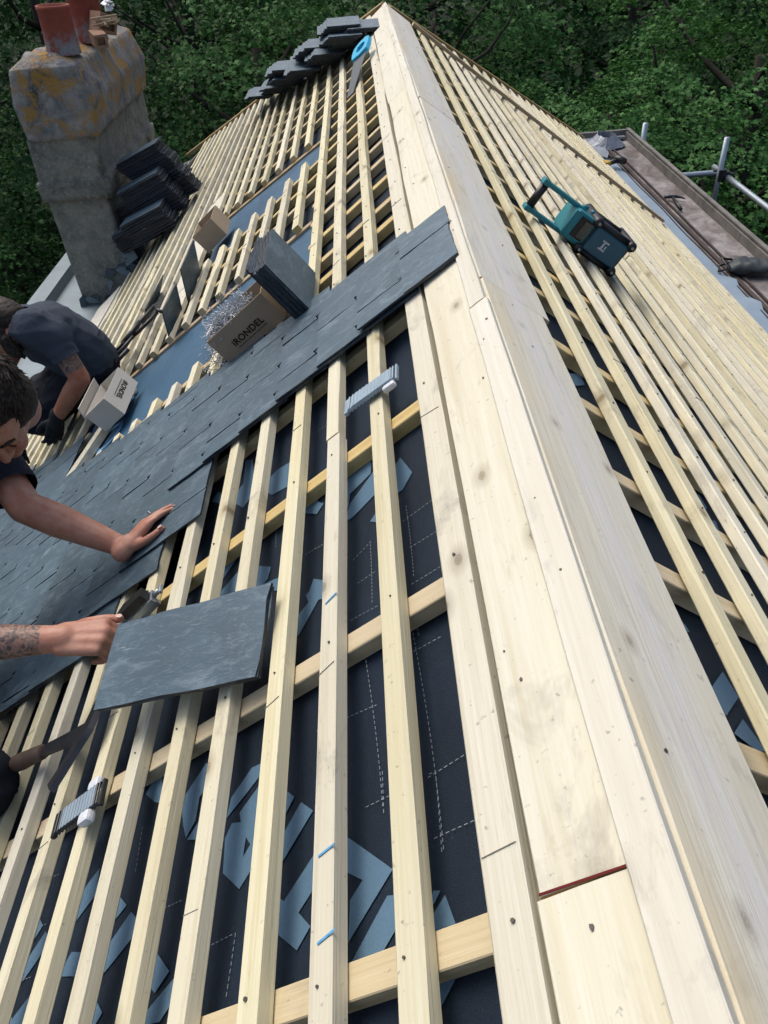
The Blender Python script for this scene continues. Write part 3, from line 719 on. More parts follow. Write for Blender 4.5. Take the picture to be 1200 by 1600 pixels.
# undergrowth
me2 = crown_mesh('undergrowth', 37, 900, 75, 1, 1, .22, M_LEAF[1]); co = np.empty(len(me2.vertices) * 3, np.float32); me2.vertices.foreach_get('co', co); co = co.reshape(-1, 10, 3)
cen = co.mean(1, keepdims=True); off = co - cen; n_ = len(cen); ang = rg.uniform(-1.1, 1.1, n_); rad = rg.uniform(11, 30, n_)
px_, py_ = np.sin(ang) * rad, np.cos(ang) * rad; zz = GZ + .2 + rg.rand(n_) ** 2 * (1.2 + 1.0 * np.sin(px_ * 1.3) * np.sin(py_ * 1.1))
me2.vertices.foreach_set('co', (np.stack([px_, py_, zz], 1)[:, None, :] + off).reshape(-1).astype(np.float32)); me2.update()
tag(link('undergrowth', me2), 'dark undergrowth covering the ground below the trees', 'undergrowth', kind='stuff')

# ================================================================== chimney
def stain_mat(name, base, dark, lich=0.0, moss=0.0):
    b = NB(name); v = b.coord((1, 1, 1), False); f = b.noise(v, 7, 6, .7, .4); f2 = b.noise(v, 2.6, 5, .65, .6); f3 = b.noise(v, 38, 4, .75)
    c = b.mix(b.ramp(f, [(.35, 0.0), (.68, 1.0)]), base, dark); c = b.mix(b.ramp(f2, [(.56, 0.0), (.70, .9)]), c, (.035, .036, .036))
    c = b.mix(b.ramp(f3, [(.56, 0.0), (.68, .6)]), c, (.46, .45, .41)); c = b.mix(b.ramp(f3, [(.31, .55), (.42, 0.0)]), c, (.07, .07, .07))
    if lich:
        l_ = b.noise(b.coord((1, 1, 1.2), False), 4.3, 6, .72, .5); c = b.mix(b.ramp(l_, [(.62 - lich * .1, 0.0), (.68 - lich * .08, .85)]), c, (.38, .215, .05))
    b.bump(b.math('ADD', b.math('MULTIPLY', f, 2.0), f3), 1.0, .012)
    return b.out(c, .92, .2)


M_SHAFT = stain_mat('chimney_render', (.29, .29, .245), (.14, .15, .13)); M_CAP = stain_mat('chimney_cap_render', (.34, .33, .305), (.11, .125, .14), lich=1.25)
ch = empty('chimney', (-2.4, 6.7, -4.2), 'tall weathered rendered chimney stack, lichen on its cap, two clay pots on top', 'chimney')


def loft(rings, x0, x1, y0, y1, name, mat, parent, amp=.005, seg=.03, top=True, fr=5.0):
    """rings: (z, ex_front, ex_side, ex_back, ex_far) outline growth per side"""
    g = G(); nx = max(2, int((x1 - x0) / seg)); ny = max(2, int((y1 - y0) / seg)); loops = []
    zs = []
    for (a, b_) in zip(rings[:-1], rings[1:]):
        m = max(1, int(abs(b_[0] - a[0]) / seg))
        for i in range(m): zs.append([a[j] + (b_[j] - a[j]) * i / m for j in range(5)])
    zs.append(list(rings[-1])); per = []
    for k in range(nx): per.append((k / nx, 0, 'f'))
    for k in range(ny): per.append((1, k / ny, 's'))
    for k in range(nx): per.append((1 - k / nx, 1, 'b'))
    for k in range(ny): per.append((0, 1 - k / ny, 'w'))
    n = len(per)
    for (z, ef, es, eb, ew) in zs:
        for (u, w_, _) in per:
            xx = (x0 - ew) + (x1 + es - x0 + ew) * u; yy = (y0 - ef) + (y1 + eb - y0 + ef) * w_
            q = Vector((xx * fr, yy * fr, z * fr)); d = noise.noise_vector(q) * amp + noise.noise_vector(q * 3.7) * amp * .35
            rc = min(u, 1 - u) * (x1 - x0) + min(w_, 1 - w_) * (y1 - y0)
            cx_, cy_ = (x0 + x1) / 2, (y0 + y1) / 2; k_ = max(0, 1 - rc / .03) * .004
            g.v.append((xx + d.x - k_ * (1 if xx > cx_ else -1), yy + d.y - k_ * (1 if yy > cy_ else -1), z + d.z * .5))
    for i in range(len(zs) - 1):
        for k in range(n): g.f.append((i * n + k, i * n + (k + 1) % n, (i + 1) * n + (k + 1) % n, (i + 1) * n + k)); g.m.append(0)
    # rough top
    base = (len(zs) - 1) * n; lz = zs[-1]
    if top:
        idx = {}
        def vid(i, j):
            if j == 0: return base + i if i < nx else base + nx
            if i == nx: return base + nx + j if j < ny else base + nx + ny
            if j == ny: return base + nx + ny + (nx - i)
            if i == 0: return base + 2 * nx + ny + (ny - j)
            if (i, j) not in idx:
                xx = (x0 - lz[4]) + (x1 + lz[2] - x0 + lz[4]) * i / nx; yy = (y0 - lz[1]) + (y1 + lz[3] - y0 + lz[1]) * j / ny
                idx[(i, j)] = len(g.v); g.v.append((xx, yy, lz[0] + .03 * noise.noise(Vector((xx * 7, yy * 7, 1))) + .02))
            return idx[(i, j)]
        for i in range(nx):
            for j in range(ny): g.f.append((vid(i, j), vid(i + 1, j), vid(i + 1, j + 1), vid(i, j + 1))); g.m.append(0)
    o = g.build(name, mat, None, parent, smooth=True); return o


X0c, X1c, Y0c, Y1c = -2.66, -2.20, 5.90, 7.55
loft([(-4.2, 0, 0, 0, 0), (-1.07, 0, 0, 0, 0)], X0c, X1c, Y0c, Y1c, 'shaft', M_SHAFT, ch, top=False)
loft([(-1.082, -.01, -.01, 0, -.01), (-1.080, .030, .045, .03, .03), (-.945, .030, .055, .03, .03), (-.940, .012, .03, .012, .012), (-.64, .012, .04, .012, .0)], X0c, X1c, Y0c, Y1c, 'shaft_band', M_SHAFT, ch, top=False, amp=.005)
loft([(-.662, -.02, -.01, .0, -.03), (-.660, .028, .070, .03, -.018), (-.42, .030, .115, .05, .0), (-.215, .015, .050, .04, -.045), (-.205, .005, .035, .03, -.055), (-.165, -.07, -.07, .0, -.12)], X0c, X1c, Y0c, Y1c, 'cap', M_CAP, ch, amp=.008)
b = NB('clay_pot'); v = b.coord((1, 1, 1), False); f = b.noise(v, 16, 5, .7); sx = b.n('ShaderNodeSeparateXYZ'); b.l(b.tc.outputs['Generated'], sx.inputs[0])
c_ = b.mix(b.ramp(f, [(.3, 0.0), (.75, 1.0)]), (.27, .07, .045), (.19, .05, .035))
mk_ = b.math('MULTIPLY', b.ramp(sx.outputs[2], [(.18, 1.0), (.55, 0.0)]), b.ramp(b.noise(v, 9, 5, .8), [(.42, 0.0), (.55, 1.0)])); c_ = b.mix(mk_, c_, (.22, .23, .25))
b.bump(f, .4, .004); M_POT = b.out(c_, .8, .25)
for (px, py, h, r) in ((-2.275, 6.13, .285, .112), (-2.22, 6.66, .32, .12)):
    g = G(); n = 28; prof = [(r * 1.04, 0), (r * 1.02, .04), (r * .97, h * .5), (r * .97, h - .03), (r * 1.0, h - .02), (r * 1.0, h), (r * .86, h), (r * .86, .03), (.0, .03)]
    for (rr, z) in prof:
        for k in range(n): g.v.append((rr * math.cos(2 * math.pi * k / n), rr * math.sin(2 * math.pi * k / n), z))
    for i in range(len(prof) - 1):
        for k in range(n): g.f.append((i * n + k, i * n + (k + 1) % n, (i + 1) * n + (k + 1) % n, (i + 1) * n + k)); g.m.append(0)
    g.build('chimney_pot', M_POT, Matrix.Translation((px, py, -.17)) @ Matrix.Rotation(R_(3), 4, 'Y'), ch, smooth=True)
# torn lead and broken slate flashing around the foot
g = G(); random.seed(4)
for i in range(15):
    a = rnd(.04, .10); q = [(rnd(-a, -a * .4), rnd(-a * .5, 0)), (rnd(.2, 1) * a, rnd(-a * .6, -a * .2)), (rnd(.6, 1.2) * a, rnd(0, a * .5)), (rnd(-.2, .3) * a, rnd(.3, .8) * a)]
    xx = rnd(-2.66, -2.14); zz = xx * SP / CP + rnd(-.02, .12)
    M = Matrix.Translation((xx, 5.875 + rnd(-.03, .02), zz)) @ Matrix.Rotation(R_(90), 4, 'X') @ Matrix.Rotation(rnd(-.5, .9), 4, 'Z') @ Matrix.Rotation(rnd(-.3, .3), 4, 'X')
    g.prism(q, -.004, .004, i % 2, M)
for i in range(6):
    yy = rnd(5.9, 6.3); M = Matrix.Translation((-2.15 + rnd(-.01, .03), yy, -1.63 + rnd(0, .2))) @ Matrix.Rotation(R_(90), 4, 'Y') @ Matrix.Rotation(rnd(-.8, .8), 4, 'Z'); a = rnd(.07, .14)
    g.prism([(-a, -a * .5), (a, -a * .6), (a * .7, a * .4), (-a * .5, a * .6)], -.004, .004, i % 2, M)
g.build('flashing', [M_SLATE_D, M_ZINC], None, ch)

# ---- west eaves: zinc box gutter
gt = empty('zinc_gutter', (-2.8, 3, -2.0), 'pale zinc box gutter with raised rim beyond the eaves beside the chimney foot', 'gutter')
g = G()
pr = [(-2.40, -1.872), (-2.50, -1.905), (-2.90, -1.925), (-2.945, -1.925), (-2.96, -1.845), (-3.10, -1.845), (-3.11, -2.10)]
ys = [Y0 + (9.9 - Y0) * i / 60 for i in range(61)]
for y in ys:
    for (x, z) in pr: g.v.append((x, y, z + .004 * noise.noise(Vector((x * 4, y * 1.5, 0)))))
for i in range(60):
    for k in range(len(pr) - 1): g.f.append((i * 7 + k, i * 7 + k + 1, (i + 1) * 7 + k + 1, (i + 1) * 7 + k)); g.m.append(0)
g.build('gutter_lining', M_ZINC, None, gt, smooth=False)
g = G(); g.box((-3.0, 4.6, -2.02), (.16, 10.6, .16)); g.build('fascia', M_BROWN, None, gt)

# ---- east side: felt-lined flat gutter below the eaves
b = NB('weathered_felt'); v = b.coord((1, 1, 1), False); f = b.noise(b.coord((1.4, .9, 1), False), 4.5, 5, .6, .6); f2 = b.noise(v, 26, 4, .75)
c_ = b.mix(b.ramp(f, [(.38, 0.0), (.66, 1.0)]), (.12, .105, .10), (.29, .28, .275)); c_ = b.mix(b.ramp(f2, [(.5, 0.0), (.7, .5)]), c_, (.05, .042, .04))
b.bump(f2, .6, .006); M_FELT = b.out(c_, .9, .2)
M_STRIP = simple('blue_grey_strip', (.22, .29, .36), .5, .4, nscale=6, namt=.15)
M_RIM = simple('rim_metal', (.20, .19, .175), .6, .4, .2, nscale=8, namt=.5, bump=.3, bscale=30)
M_LEAD = simple('lead_sheet', (.24, .27, .31), .45, .5, .4, nscale=9, namt=.3, bump=.2, bscale=14)
fg = empty('felt_gutter', (2.35, 4, -1.7), 'old grey felt-covered flat gutter with metal rim running below the east eaves', 'gutter')
g = G(); ny, nx = 120, 8
for i in range(ny + 1):
    y = Y0 + (8.30 - Y0) * i / ny
    for j in range(nx + 1):
        x = 2.02 + (2.515 - 2.02) * j / nx; g.v.append((x, y, -1.615 + .006 * noise.noise(Vector((x * 6, y * 1.6, 2))) + (.010 if j == 3 else 0) * noise.noise(Vector((y * 2, 0, 5)))))
for i in range(ny):
    for j in range(nx): g.f.append((i * (nx + 1) + j, i * (nx + 1) + j + 1, (i + 1) * (nx + 1) + j + 1, (i + 1) * (nx + 1) + j)); g.m.append(0)
g.build('felt_bed', M_FELT, None, fg, smooth=True)
g = G(); g.box((2.53, 3.78, -1.60), (.030, 9.08, .11), 0); g.box((2.545, 3.78, -1.527), (.035, 9.1, .014), 0)
for i in range(11): g.box((2.517, Y0 + .3 + i * .83, -1.585), (.008, .014, .07), 0)
g.box((2.27, 8.31, -1.595), (.52, .035, .13), 0); g.build('metal_rim', M_RIM, None, fg)
g = G()
for (xa, xb, seed) in ((2.225, 2.255, 3), (2.285, 2.30, 6), (2.19, 2.20, 9)):
    for i in range(80):
        y = Y0 + (8.2 - Y0) * i / 79; w_ = .008 * noise.noise(Vector((y * 1.7, seed, 0)))
        g.v += [(xa + w_, y, -1.612), (xb + w_, y, -1.612), (xb + w_, y, -1.598), (xa + w_, y, -1.596)]
    n0 = len(g.v) - 320
    for i in range(79):
        for k in range(4): g.f.append((n0 + i * 4 + k, n0 + i * 4 + (k + 1) % 4, n0 + (i + 1) * 4 + (k + 1) % 4, n0 + (i + 1) * 4 + k)); g.m.append(0)
g.build('felt_lap', simple('felt_seam', (.075, .062, .058), .9, .2, nscale=20, namt=.3), None, fg)
g = G(); g.box((2.3, 3.78, -1.84), (.50, 9.1, .38)); g.build('gutter_body', M_BROWN, None, fg)
# blue-grey membrane strip turned down over the felt, with two lifted flaps
g = G(); N_ = 160
for i in range(N_ + 1):
    y = Y0 + (7.55 - Y0) * i / N_; lift = 0
    for yc in (4.62, 4.28): lift += max(0, 1 - abs(y - yc) / .16) * .035 * (1 if y > yc else .2)
    for j in range(5):
        u = j / 4; x = 2.055 + (.155 + .02 * noise.noise(Vector((y * .9, 0, 3)))) * u; g.v.append((x, y, -1.585 - .020 * u + lift * u))
for i in range(N_):
    for j in range(4): g.f.append((i * 5 + j, i * 5 + j + 1, (i + 1) * 5 + j + 1, (i + 1) * 5 + j)); g.m.append(0)
g.build('eaves_strip', M_STRIP, None, fg, smooth=True)
# lead outlet collar at the far corner
g = G(); n = 24; cx_, cy_ = 2.28, 8.08
for (rx_, ry_, z) in ((.20, .20, -1.60), (.13, .17, -1.55), (.085, .13, -1.50), (.08, .12, -1.56), (.075, .11, -1.72)):
    for k in range(n):
        a = 2 * math.pi * k / n; w_ = 1 + .12 * noise.noise(Vector((math.cos(a) * 2, math.sin(a) * 2, z * 9))); g.v.append((cx_ - .03 + rx_ * math.cos(a) * w_, cy_ + ry_ * math.sin(a) * w_, z + .02 * noise.noise(Vector((math.cos(a) * 3, math.sin(a) * 3, 1)))))
for i in range(4):
    for k in range(n): g.f.append((i * n + k, i * n + (k + 1) % n, (i + 1) * n + (k + 1) % n, (i + 1) * n + k)); g.m.append(0 if i < 3 else 1)
g.f.append(tuple(4 * n + k for k in range(n))); g.m.append(1)
g.prism([(2.03, 7.7), (2.13, 7.55), (2.19, 7.72), (2.2, 8.25), (2.5, 8.22), (2.5, 8.3), (2.03, 8.3)], -1.60, -1.575, 0)
g.build('lead_outlet', [M_LEAD, M_BLACK], None, fg, smooth=False)  # second slot paints the dark of the hole on outlet throat and bottom

# ---- scaffold
sc = empty('scaffold', (3.0, 6.8, GZ), 'galvanised scaffold standard with a ledger and a transom beyond the east gutter', 'scaffold')
def gtube(name, a, b_, r=.025, parent=sc):
    g = G(); a, b_ = Vector(a), Vector(b_); n = 14; g.tube([a + (b_ - a) * i / n for i in range(n + 1)], r, 14); return g.build(name, M_STEEL, None, parent, smooth=True)
SX, SY = 3.035, 7.0
gtube('standard', (SX, SY, GZ), (SX - .02, SY, -1.33)); gtube('ledger', (SX + .05, SY + .3, -1.665), (SX + .05, -1.0, -1.665)); gtube('transom', (SX + .06, SY + .045, -1.64), (2.62, SY + .045, -1.64))
g = G(); Mx = Matrix.Translation((SX, SY, -1.65))
g.tube([(0, 0, -.05), (0, 0, .05)], .040, 12, 0, Mx); g.box((.045, .01, 0), (.05, .09, .07), 0, Mx, .008); g.box((-.03, .045, .01), (.08, .04, .06), 0, Mx, .008)
g.tube([(.05, -.06, .02), (.09, -.06, .02)], .012, 8, 0, Mx); g.tube([(-.05, .06, .03), (-.05, .09, .03)], .012, 8, 0, Mx); g.build('coupler', M_DSTEEL, None, sc)
sc2 = empty('scaffold_post', (2.83, 9.3, GZ), 'short galvanised scaffold post end sticking up behind the far corner of the gutter', 'scaffold')
gtube('tube', (2.70, 8.25, GZ), (2.70, 8.25, -1.47), .028, sc2)
# ================================================================== loose slates and piles
random.seed(99)
def one_slate(mat, w=.20, l=.36, th=.005):
    g = G(); g.prism(slate_poly(w, l, th, .0028, 9, 8), -th / 2, th / 2, 0, None, 1); return g.mesh('slate', [mat, M_SEDGE])
SM = [one_slate(M_SLATE) for _ in range(3)]; SD = [one_slate(M_SLATE_D) for _ in range(3)]
def place_slate(M, lab, group, me): o = link('slate', me, M); return tag(o, lab, 'slate', group)
Z_, X_ = Vector((0, 0, 1)), Vector((1, 0, 0))
# pile of level slates stepping down along the west hip (local x of the slate = its length -> world y)
def along(tab, s):
    for (a, b_), (c, d) in zip(tab[:-1], tab[1:]):
        if a <= s <= c: return b_ + (d - b_) * (s - a) / (c - a)
    return tab[-1][1]
YT = [(0, 4.98), (.25, 5.25), (.5, 5.62), (.87, 6.25), (1.2, 7.0)]
nS = 80; jig = 0
for i in range(nS):
    t = i / (nS - 1); s = 1.16 - 1.06 * t
    if i % 7 == 0: jig = (-.055, .05, -.02, .06, -.07, .03)[(i // 7) % 6]; jy = rnd(-.09, .05)
    yf = along(YT, s) + jy; xu = -s * CP + .0; w = .20
    xc = xu - w / 2 + jig * .8 + rnd(-.006, .006); z = -s * SP + .012
    M = Matrix.Translation((xc, yf + .16 + rnd(-.012, .012) + jig * .3, z)) @ Matrix.Rotation(R_(90) + rnd(-.03, .03), 4, 'Z') @ Matrix.Rotation(rnd(-.006, .006), 4, 'Y') @ Matrix.Scale(1.5, 4, (0, 0, 1))
    place_slate(M, 'blue-grey slate in the long stepped pile along the hip by the ridge end', 'slates piled along the hip', SM[i % 3])
for i in range(40):
    t = i / 39; s = .95 - .80 * t
    if i % 7 == 0: jig = (.05, -.06, .03, -.03)[(i // 7) % 4]; jy = rnd(-.07, .05)
    yf = along(YT, s) + .05 + jy; M = Matrix.Translation((-s * CP - .10 + jig + rnd(-.006, .006), yf + .18 + rnd(-.012, .012), -s * SP + .058)) @ Matrix.Rotation(R_(90) + rnd(-.05, .05), 4, 'Z') @ Matrix.Scale(1.9, 4, (0, 0, 1))
    place_slate(M, 'blue-grey slate in the long stepped pile along the hip by the ridge end', 'slates piled along the hip', SM[i % 3])
# three leaning stacks against the east face of the chimney
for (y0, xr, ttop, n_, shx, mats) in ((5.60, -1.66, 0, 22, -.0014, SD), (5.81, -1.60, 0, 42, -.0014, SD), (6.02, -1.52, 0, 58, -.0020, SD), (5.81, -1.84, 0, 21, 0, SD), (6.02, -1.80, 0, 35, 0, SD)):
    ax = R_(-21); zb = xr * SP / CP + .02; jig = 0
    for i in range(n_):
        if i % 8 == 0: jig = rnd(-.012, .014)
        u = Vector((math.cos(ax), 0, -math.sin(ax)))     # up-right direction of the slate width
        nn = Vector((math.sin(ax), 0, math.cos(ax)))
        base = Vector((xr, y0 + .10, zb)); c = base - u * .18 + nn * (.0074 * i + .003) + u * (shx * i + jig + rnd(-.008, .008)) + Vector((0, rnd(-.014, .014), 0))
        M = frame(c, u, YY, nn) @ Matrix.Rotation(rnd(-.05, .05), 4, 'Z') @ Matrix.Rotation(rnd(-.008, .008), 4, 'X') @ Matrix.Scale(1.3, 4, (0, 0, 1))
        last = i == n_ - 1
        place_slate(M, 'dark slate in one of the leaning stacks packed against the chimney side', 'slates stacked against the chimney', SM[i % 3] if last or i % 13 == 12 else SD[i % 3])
# stack standing on edge next to the box of hooks
for i in range(15):
    fan = max(0, i - 9)
    base = LW(2.035 + rnd(-.004, .004) + fan * .007, .480 + .0044 * i, .092 + fan * .002)
    M = frame(base, YY, NL, YY.cross(NL)) @ Matrix.Rotation(rnd(-.010, .010) - fan * .010, 4, 'Z') @ Matrix.Diagonal((.74, .90, .8, 1))
    place_slate(M, 'blue-grey slate standing on edge in the block beside the open box of hooks', 'slates standing on edge by the box of hooks', SM[i % 3])
# single loose slates on the battens
def loose(y, s, h, rz, rx, ry, lab, sc=(1, 1, 1), me=0):
    M = ML(y, s, h, rz) @ Matrix.Rotation(rx, 4, 'X') @ Matrix.Rotation(ry, 4, 'Y') @ Matrix.Diagonal((*sc, 1)); place_slate(M, lab, 'loose slates lying on the battens', SM[me])
loose(3.42, 1.30, .060, R_(90), R_(-52), 0, 'loose slate propped steeply just in front of the empty cardboard box', (1.0, .8, 1))
loose(3.10, 1.36, .050, R_(92), R_(-52), R_(3), 'loose slate leaning at the end of the cut battens above the bare underlay strip', (.8, .6, 1), 1)
loose(3.78, 1.74, .030, R_(86), R_(-28), 0, 'loose slate lying flat on the battens uphill of the black tools', (1.1, .6, 1), 2)
# the slates being set by the roofer
A_, B_, C_, D_ = LW(.925, .847, .100), LW(.853, .500, .030), LW(.695, .512, .030), LW(.779, .885, .080)
u = (B_ - A_).normalized(); v = (D_ - A_); v = (v - u * v.dot(u)).normalized(); nn = u.cross(v); nn = nn if nn.z > 0 else -nn
v = nn.cross(u)
cen = (A_ + B_ + C_ + D_) / 4
for i in range(3):
    M = frame(cen - nn * (.0040 * i + .003) + v * rnd(-.002, .002), u, v, nn) @ Matrix.Rotation(rnd(-.004, .004), 4, 'Z') @ Matrix.Diagonal(((B_ - A_).length / .36 * 1.0, (D_ - A_).length / .20 * 1.08, .9, 1))
    place_slate(M, ('uppermost' if i == 0 else 'middle' if i == 1 else 'lowest') + ' of the three large slates held by the gripping hand', 'slates in the roofer\'s hand', SM[i])

# ================================================================== cardboard boxes
def carton(M, lx, ly, h, mat, label, text=None, tface=None, flap=0.0, inner=None, tsize=.03):
    """open box, origin at the centre of its base"""
    o = empty('cardboard_box', M.translation, label, 'box'); t = .003; g = G()
    g.box((0, 0, t / 2), (lx, ly, t)); g.box((0, -ly / 2 + t / 2, h / 2 + t), (lx, t, h)); g.box((0, ly / 2 - t / 2, h / 2 + t), (lx, t, h))
    g.box((-lx / 2 + t / 2, 0, h / 2 + t), (t, ly - 2 * t, h)); g.box((lx / 2 - t / 2, 0, h / 2 + t), (t, ly - 2 * t, h)); g.build('box_body', mat, M, o)
    if flap:
        g = G(); g.box((0, 0, 0), (t, ly - 2 * t, flap)); g.build('flap', mat, M @ Matrix.Translation((-lx / 2 - .012, 0, h - .004)) @ Matrix.Rotation(R_(-155), 4, 'Y') @ Matrix.Translation((0, 0, -flap / 2)), o)
    if text: text_mesh('iRONDEL', tsize, M_INK, M @ tface, 'lettering', o, .0002, tsize * .028)
    if text:
        g = G(); x = 0; random.seed(12)
        while x < tsize * 4.1:
            w_ = rnd(.0015, .006); g.box((x + w_ / 2, -tsize * .32, 0), (w_, tsize * .09, .0004)); x += w_ + rnd(.0008, .002)
        g.build('small_print', M_INK, M @ tface @ Matrix.Translation((tsize * .25, 0, .0004)), o)
    return o


# box of hooks: printed long side faces down the ridge towards the camera
MA = frame(LW(2.105, .715, 0), UPL, YY, NL)
tfA = Matrix.Translation((-.062, -.0715, .036)) @ Matrix.Rotation(R_(90), 4, 'X')
carton(MA, .236, .14, .10, M_CARD, 'open brown box with dark printed lettering, overflowing with bright wire hooks', True, tfA, 0, None, .029)
g = G(); random.seed(31)
for i in range(320):
    c = Vector((rnd(-.11, .03), rnd(-.035, .045), .085 + rnd(-.02, .035))) if i < 265 else Vector((rnd(-.20, -.11), rnd(-.03, .10), rnd(.01, .055)))
    d = Vector((rnd(-1, 1), rnd(-1, 1), rnd(-.4, .7))).normalized(); e = d.cross(Vector((rnd(-1, 1), rnd(-1, 1), rnd(-1, 1)))).normalized(); L_ = rnd(.028, .05)
    pts = [c - d * L_ + e * .012, c - d * L_ * 1.05 + e * .004, c - d * L_ * .9, c, c + d * L_ * .8, c + d * L_ + e * .004, c + d * L_ * .9 + e * .010, c + d * L_ * .7 + e * .010]
    g.tube(pts, .0010, 4)
tag(g.build('wire_hooks', M_WIRE, MA), 'tangled heap of bright bent wire slate hooks spilling from the printed box', 'hooks', kind='stuff')
MB_ = frame(LW(2.63, 1.615, .0), UPL, YY, NL)
tfB = Matrix.Translation((.0755, .082, .068)) @ Matrix.Rotation(R_(90), 4, 'Y') @ Matrix.Rotation(R_(-90), 4, 'Z') @ Matrix.Rotation(R_(0), 4, 'Z')
tfB = frame(Vector((.0758, -.055, .030)), Vector((0, 1, 0)), Vector((0, 0, 1)), Vector((1, 0, 0))) 
tfB = frame(Vector((.0633, .072, .058)), Vector((0, -1, 0)), Vector((0, 0, -1)), Vector((1, 0, 0)))
carton(MB_, .125, .245, .095, M_CARD_L, 'pale open box with dark printed lettering lying by the gloved roofer', True, tfB, .05, None, .030)
MC_ = frame(LW(3.90, 1.255, .0), UPL, YY, NL) @ Matrix.Rotation(.05, 4, 'Z')
carton(MC_, .14, .23, .105, M_CARD, 'plain empty cardboard box without printing on the wide white board', None, None, .0)

# ================================================================== packs of hooks, clamp, tools
def hook_pack(M, label, dark, plug):
    o = empty('hook_pack', M.translation, label, 'hook pack', 'packs of slate hooks laid on the battens'); g = G(); random.seed(8)
    for i in range(40):
        x = -.058 + .116 * i / 39; z = .006 + .0015 * math.sin(i * 2.1)
        g.tube([(x, -.021, z), (x, -.02, z + .006), (x, .02, z + .006), (x, .021, z)], .0018, 6)
    g.build('hooks', M_WRAP if not dark else M_DSTEEL, M, o); g = G()
    g.box((.002, 0, .0115), (.092, .040, .0060), 0, None, .0018); g.build('wrap', M_WRAP, M, o)
    g = G(); g.box((-.066, 0, .007), (.010, .046, .009), 0, None, .002); g.build('clip', M_WRAP if not dark else M_DSTEEL, M, o); g = G(); g.box((.064, 0, .007), (.005, .050, .009), 0, None, .002); g.build('clip', M_WRAP if not dark else M_DSTEEL, M, o)
    for p in plug:
        g = G(); g.box(p[:3], p[3:], 0, None, .006); g.build('plastic_end', M_PLAST_W, M, o)
    return o
hook_pack(ML(1.252, .275, .004, -.08), 'flat grey-blue pack of hooks with one white end on a batten below the slates', False, [(.045, -.030, .006, .03, .014, .014)])
hook_pack(ML(.645, .965, .006, .10), 'dark strapped pack of hooks with white plastic ends on the low battens', True, [(.036, .028, .008, .030, .020, .014), (.030, -.032, .008, .028, .022, .018)])

# sliding clamp hooked over a batten at the edge of the laid slates
M = ML(1.085, .955, .012, .25); o = empty('slate_clamp', M.translation, 'dark steel sliding clamp gripping a batten above the held slates', 'clamp')
g = G(); g.box((0, -.016, .004), (.105, .005, .014), 0, None, .001); g.box((0, .016, .004), (.105, .005, .014), 0, None, .001); g.box((-.052, 0, .004), (.006, .037, .014), 0, None, .001); g.box((.052, 0, .004), (.006, .037, .014), 0, None, .001)
g.box((0, 0, -.008), (.10, .010, .020)); g.build('frame', M_STEEL, M, o)
g = G(); g.prism([(-.02, -.014), (.045, -.012), (.05, .012), (-.012, .016), (-.034, .0)], .014, .034, 0); g.build('jaw', M_DSTEEL, M, o)
g = G(); g.tube([(.056, 0, .006), (.074, 0, .006)], .006, 10); g.box((.078, 0, .006), (.007, .026, .008), 0, None, .002); g.build('thumbscrew', M_STEEL, M, o, True)

# slater's hammer lying across the battens
hp0, hp1 = LW(.828, 1.190, .035), LW(.800, .985, .030); u = (hp1 - hp0).normalized(); nn = (NL - u * NL.dot(u)).normalized(); v = nn.cross(u); L_ = (hp1 - hp0).length
M = frame(hp0, u, v, nn) @ Matrix.Diagonal((1, 1.2, 1.15, 1)); o = empty('slate_hammer', hp0, 'old slater\'s hammer with leather-wrapped handle lying across the battens', 'hammer')
g = G(); n = 16; pr = [(-.055, .009), (-.05, .0145), (-.03, .0155), (0, .014), (.03, .0135), (.048, .0125), (.052, .009)]
g.tube([(a, 0, 0) for a, r in pr], [r for a, r in pr], 14); g.build('grip', M_HAND, M, o, True)
g = G(); g.prism([(.05, -.010), (.12, -.012), (L_, -.017), (L_ + .012, .0), (L_, .017), (.12, .012), (.05, .010)], -.0035, .0035); g.build('shank', M_DSTEEL, M, o)
# curved head: blade runs down-left and spike runs up
g = G(); H = M @ Matrix.Translation((L_ + .0, 0, .0))
path = [(-.050, -.085, .004), (-.030, -.058, .004), (-.008, -.028, .005), (.010, .0, .006), (.018, .04, .006), (.016, .085, .004), (.012, .13, 0)]
W_ = [.014, .013, .013, .017, .013, .008, .002]
pv_ = [Vector(p) for p in path]; path2 = []; W2 = []
for i in range(len(pv_) - 1):
    a0, a1, a2, a3 = pv_[max(0, i - 1)], pv_[i], pv_[i + 1], pv_[min(len(pv_) - 1, i + 2)]
    for q_ in range(5):
        t_ = q_ / 5; path2.append(.5 * ((2 * a1) + (a2 - a0) * t_ + (2 * a0 - 5 * a1 + 4 * a2 - a3) * t_ ** 2 + (3 * a1 - a0 - 3 * a2 + a3) * t_ ** 3)); W2.append(W_[i] * (1 - t_) + W_[i + 1] * t_)
path2.append(pv_[-1]); W2.append(W_[-1]); vs = []; fs = []
for i, (p_, w_) in enumerate(zip(path2, W2)):
    d_ = (path2[min(i + 1, len(path2) - 1)] - path2[max(i - 1, 0)]).normalized(); e_ = Vector((-d_.y, d_.x, 0)).normalized()
    for sx_, zz in ((-1, -.003), (-.6, .006), (.6, .006), (1, -.003), (0, -.006)): vs.append(p_ + e_ * w_ * sx_ + Vector((0, 0, zz)))
for i in range(len(path2) - 1):
    for k_ in range(5): fs.append((i * 5 + k_, i * 5 + (k_ + 1) % 5, (i + 1) * 5 + (k_ + 1) % 5, (i + 1) * 5 + k_))
fs += [tuple(range(5)), tuple((len(path2) - 1) * 5 + k_ for k_ in range(5))]; g.add(vs, fs); path = []
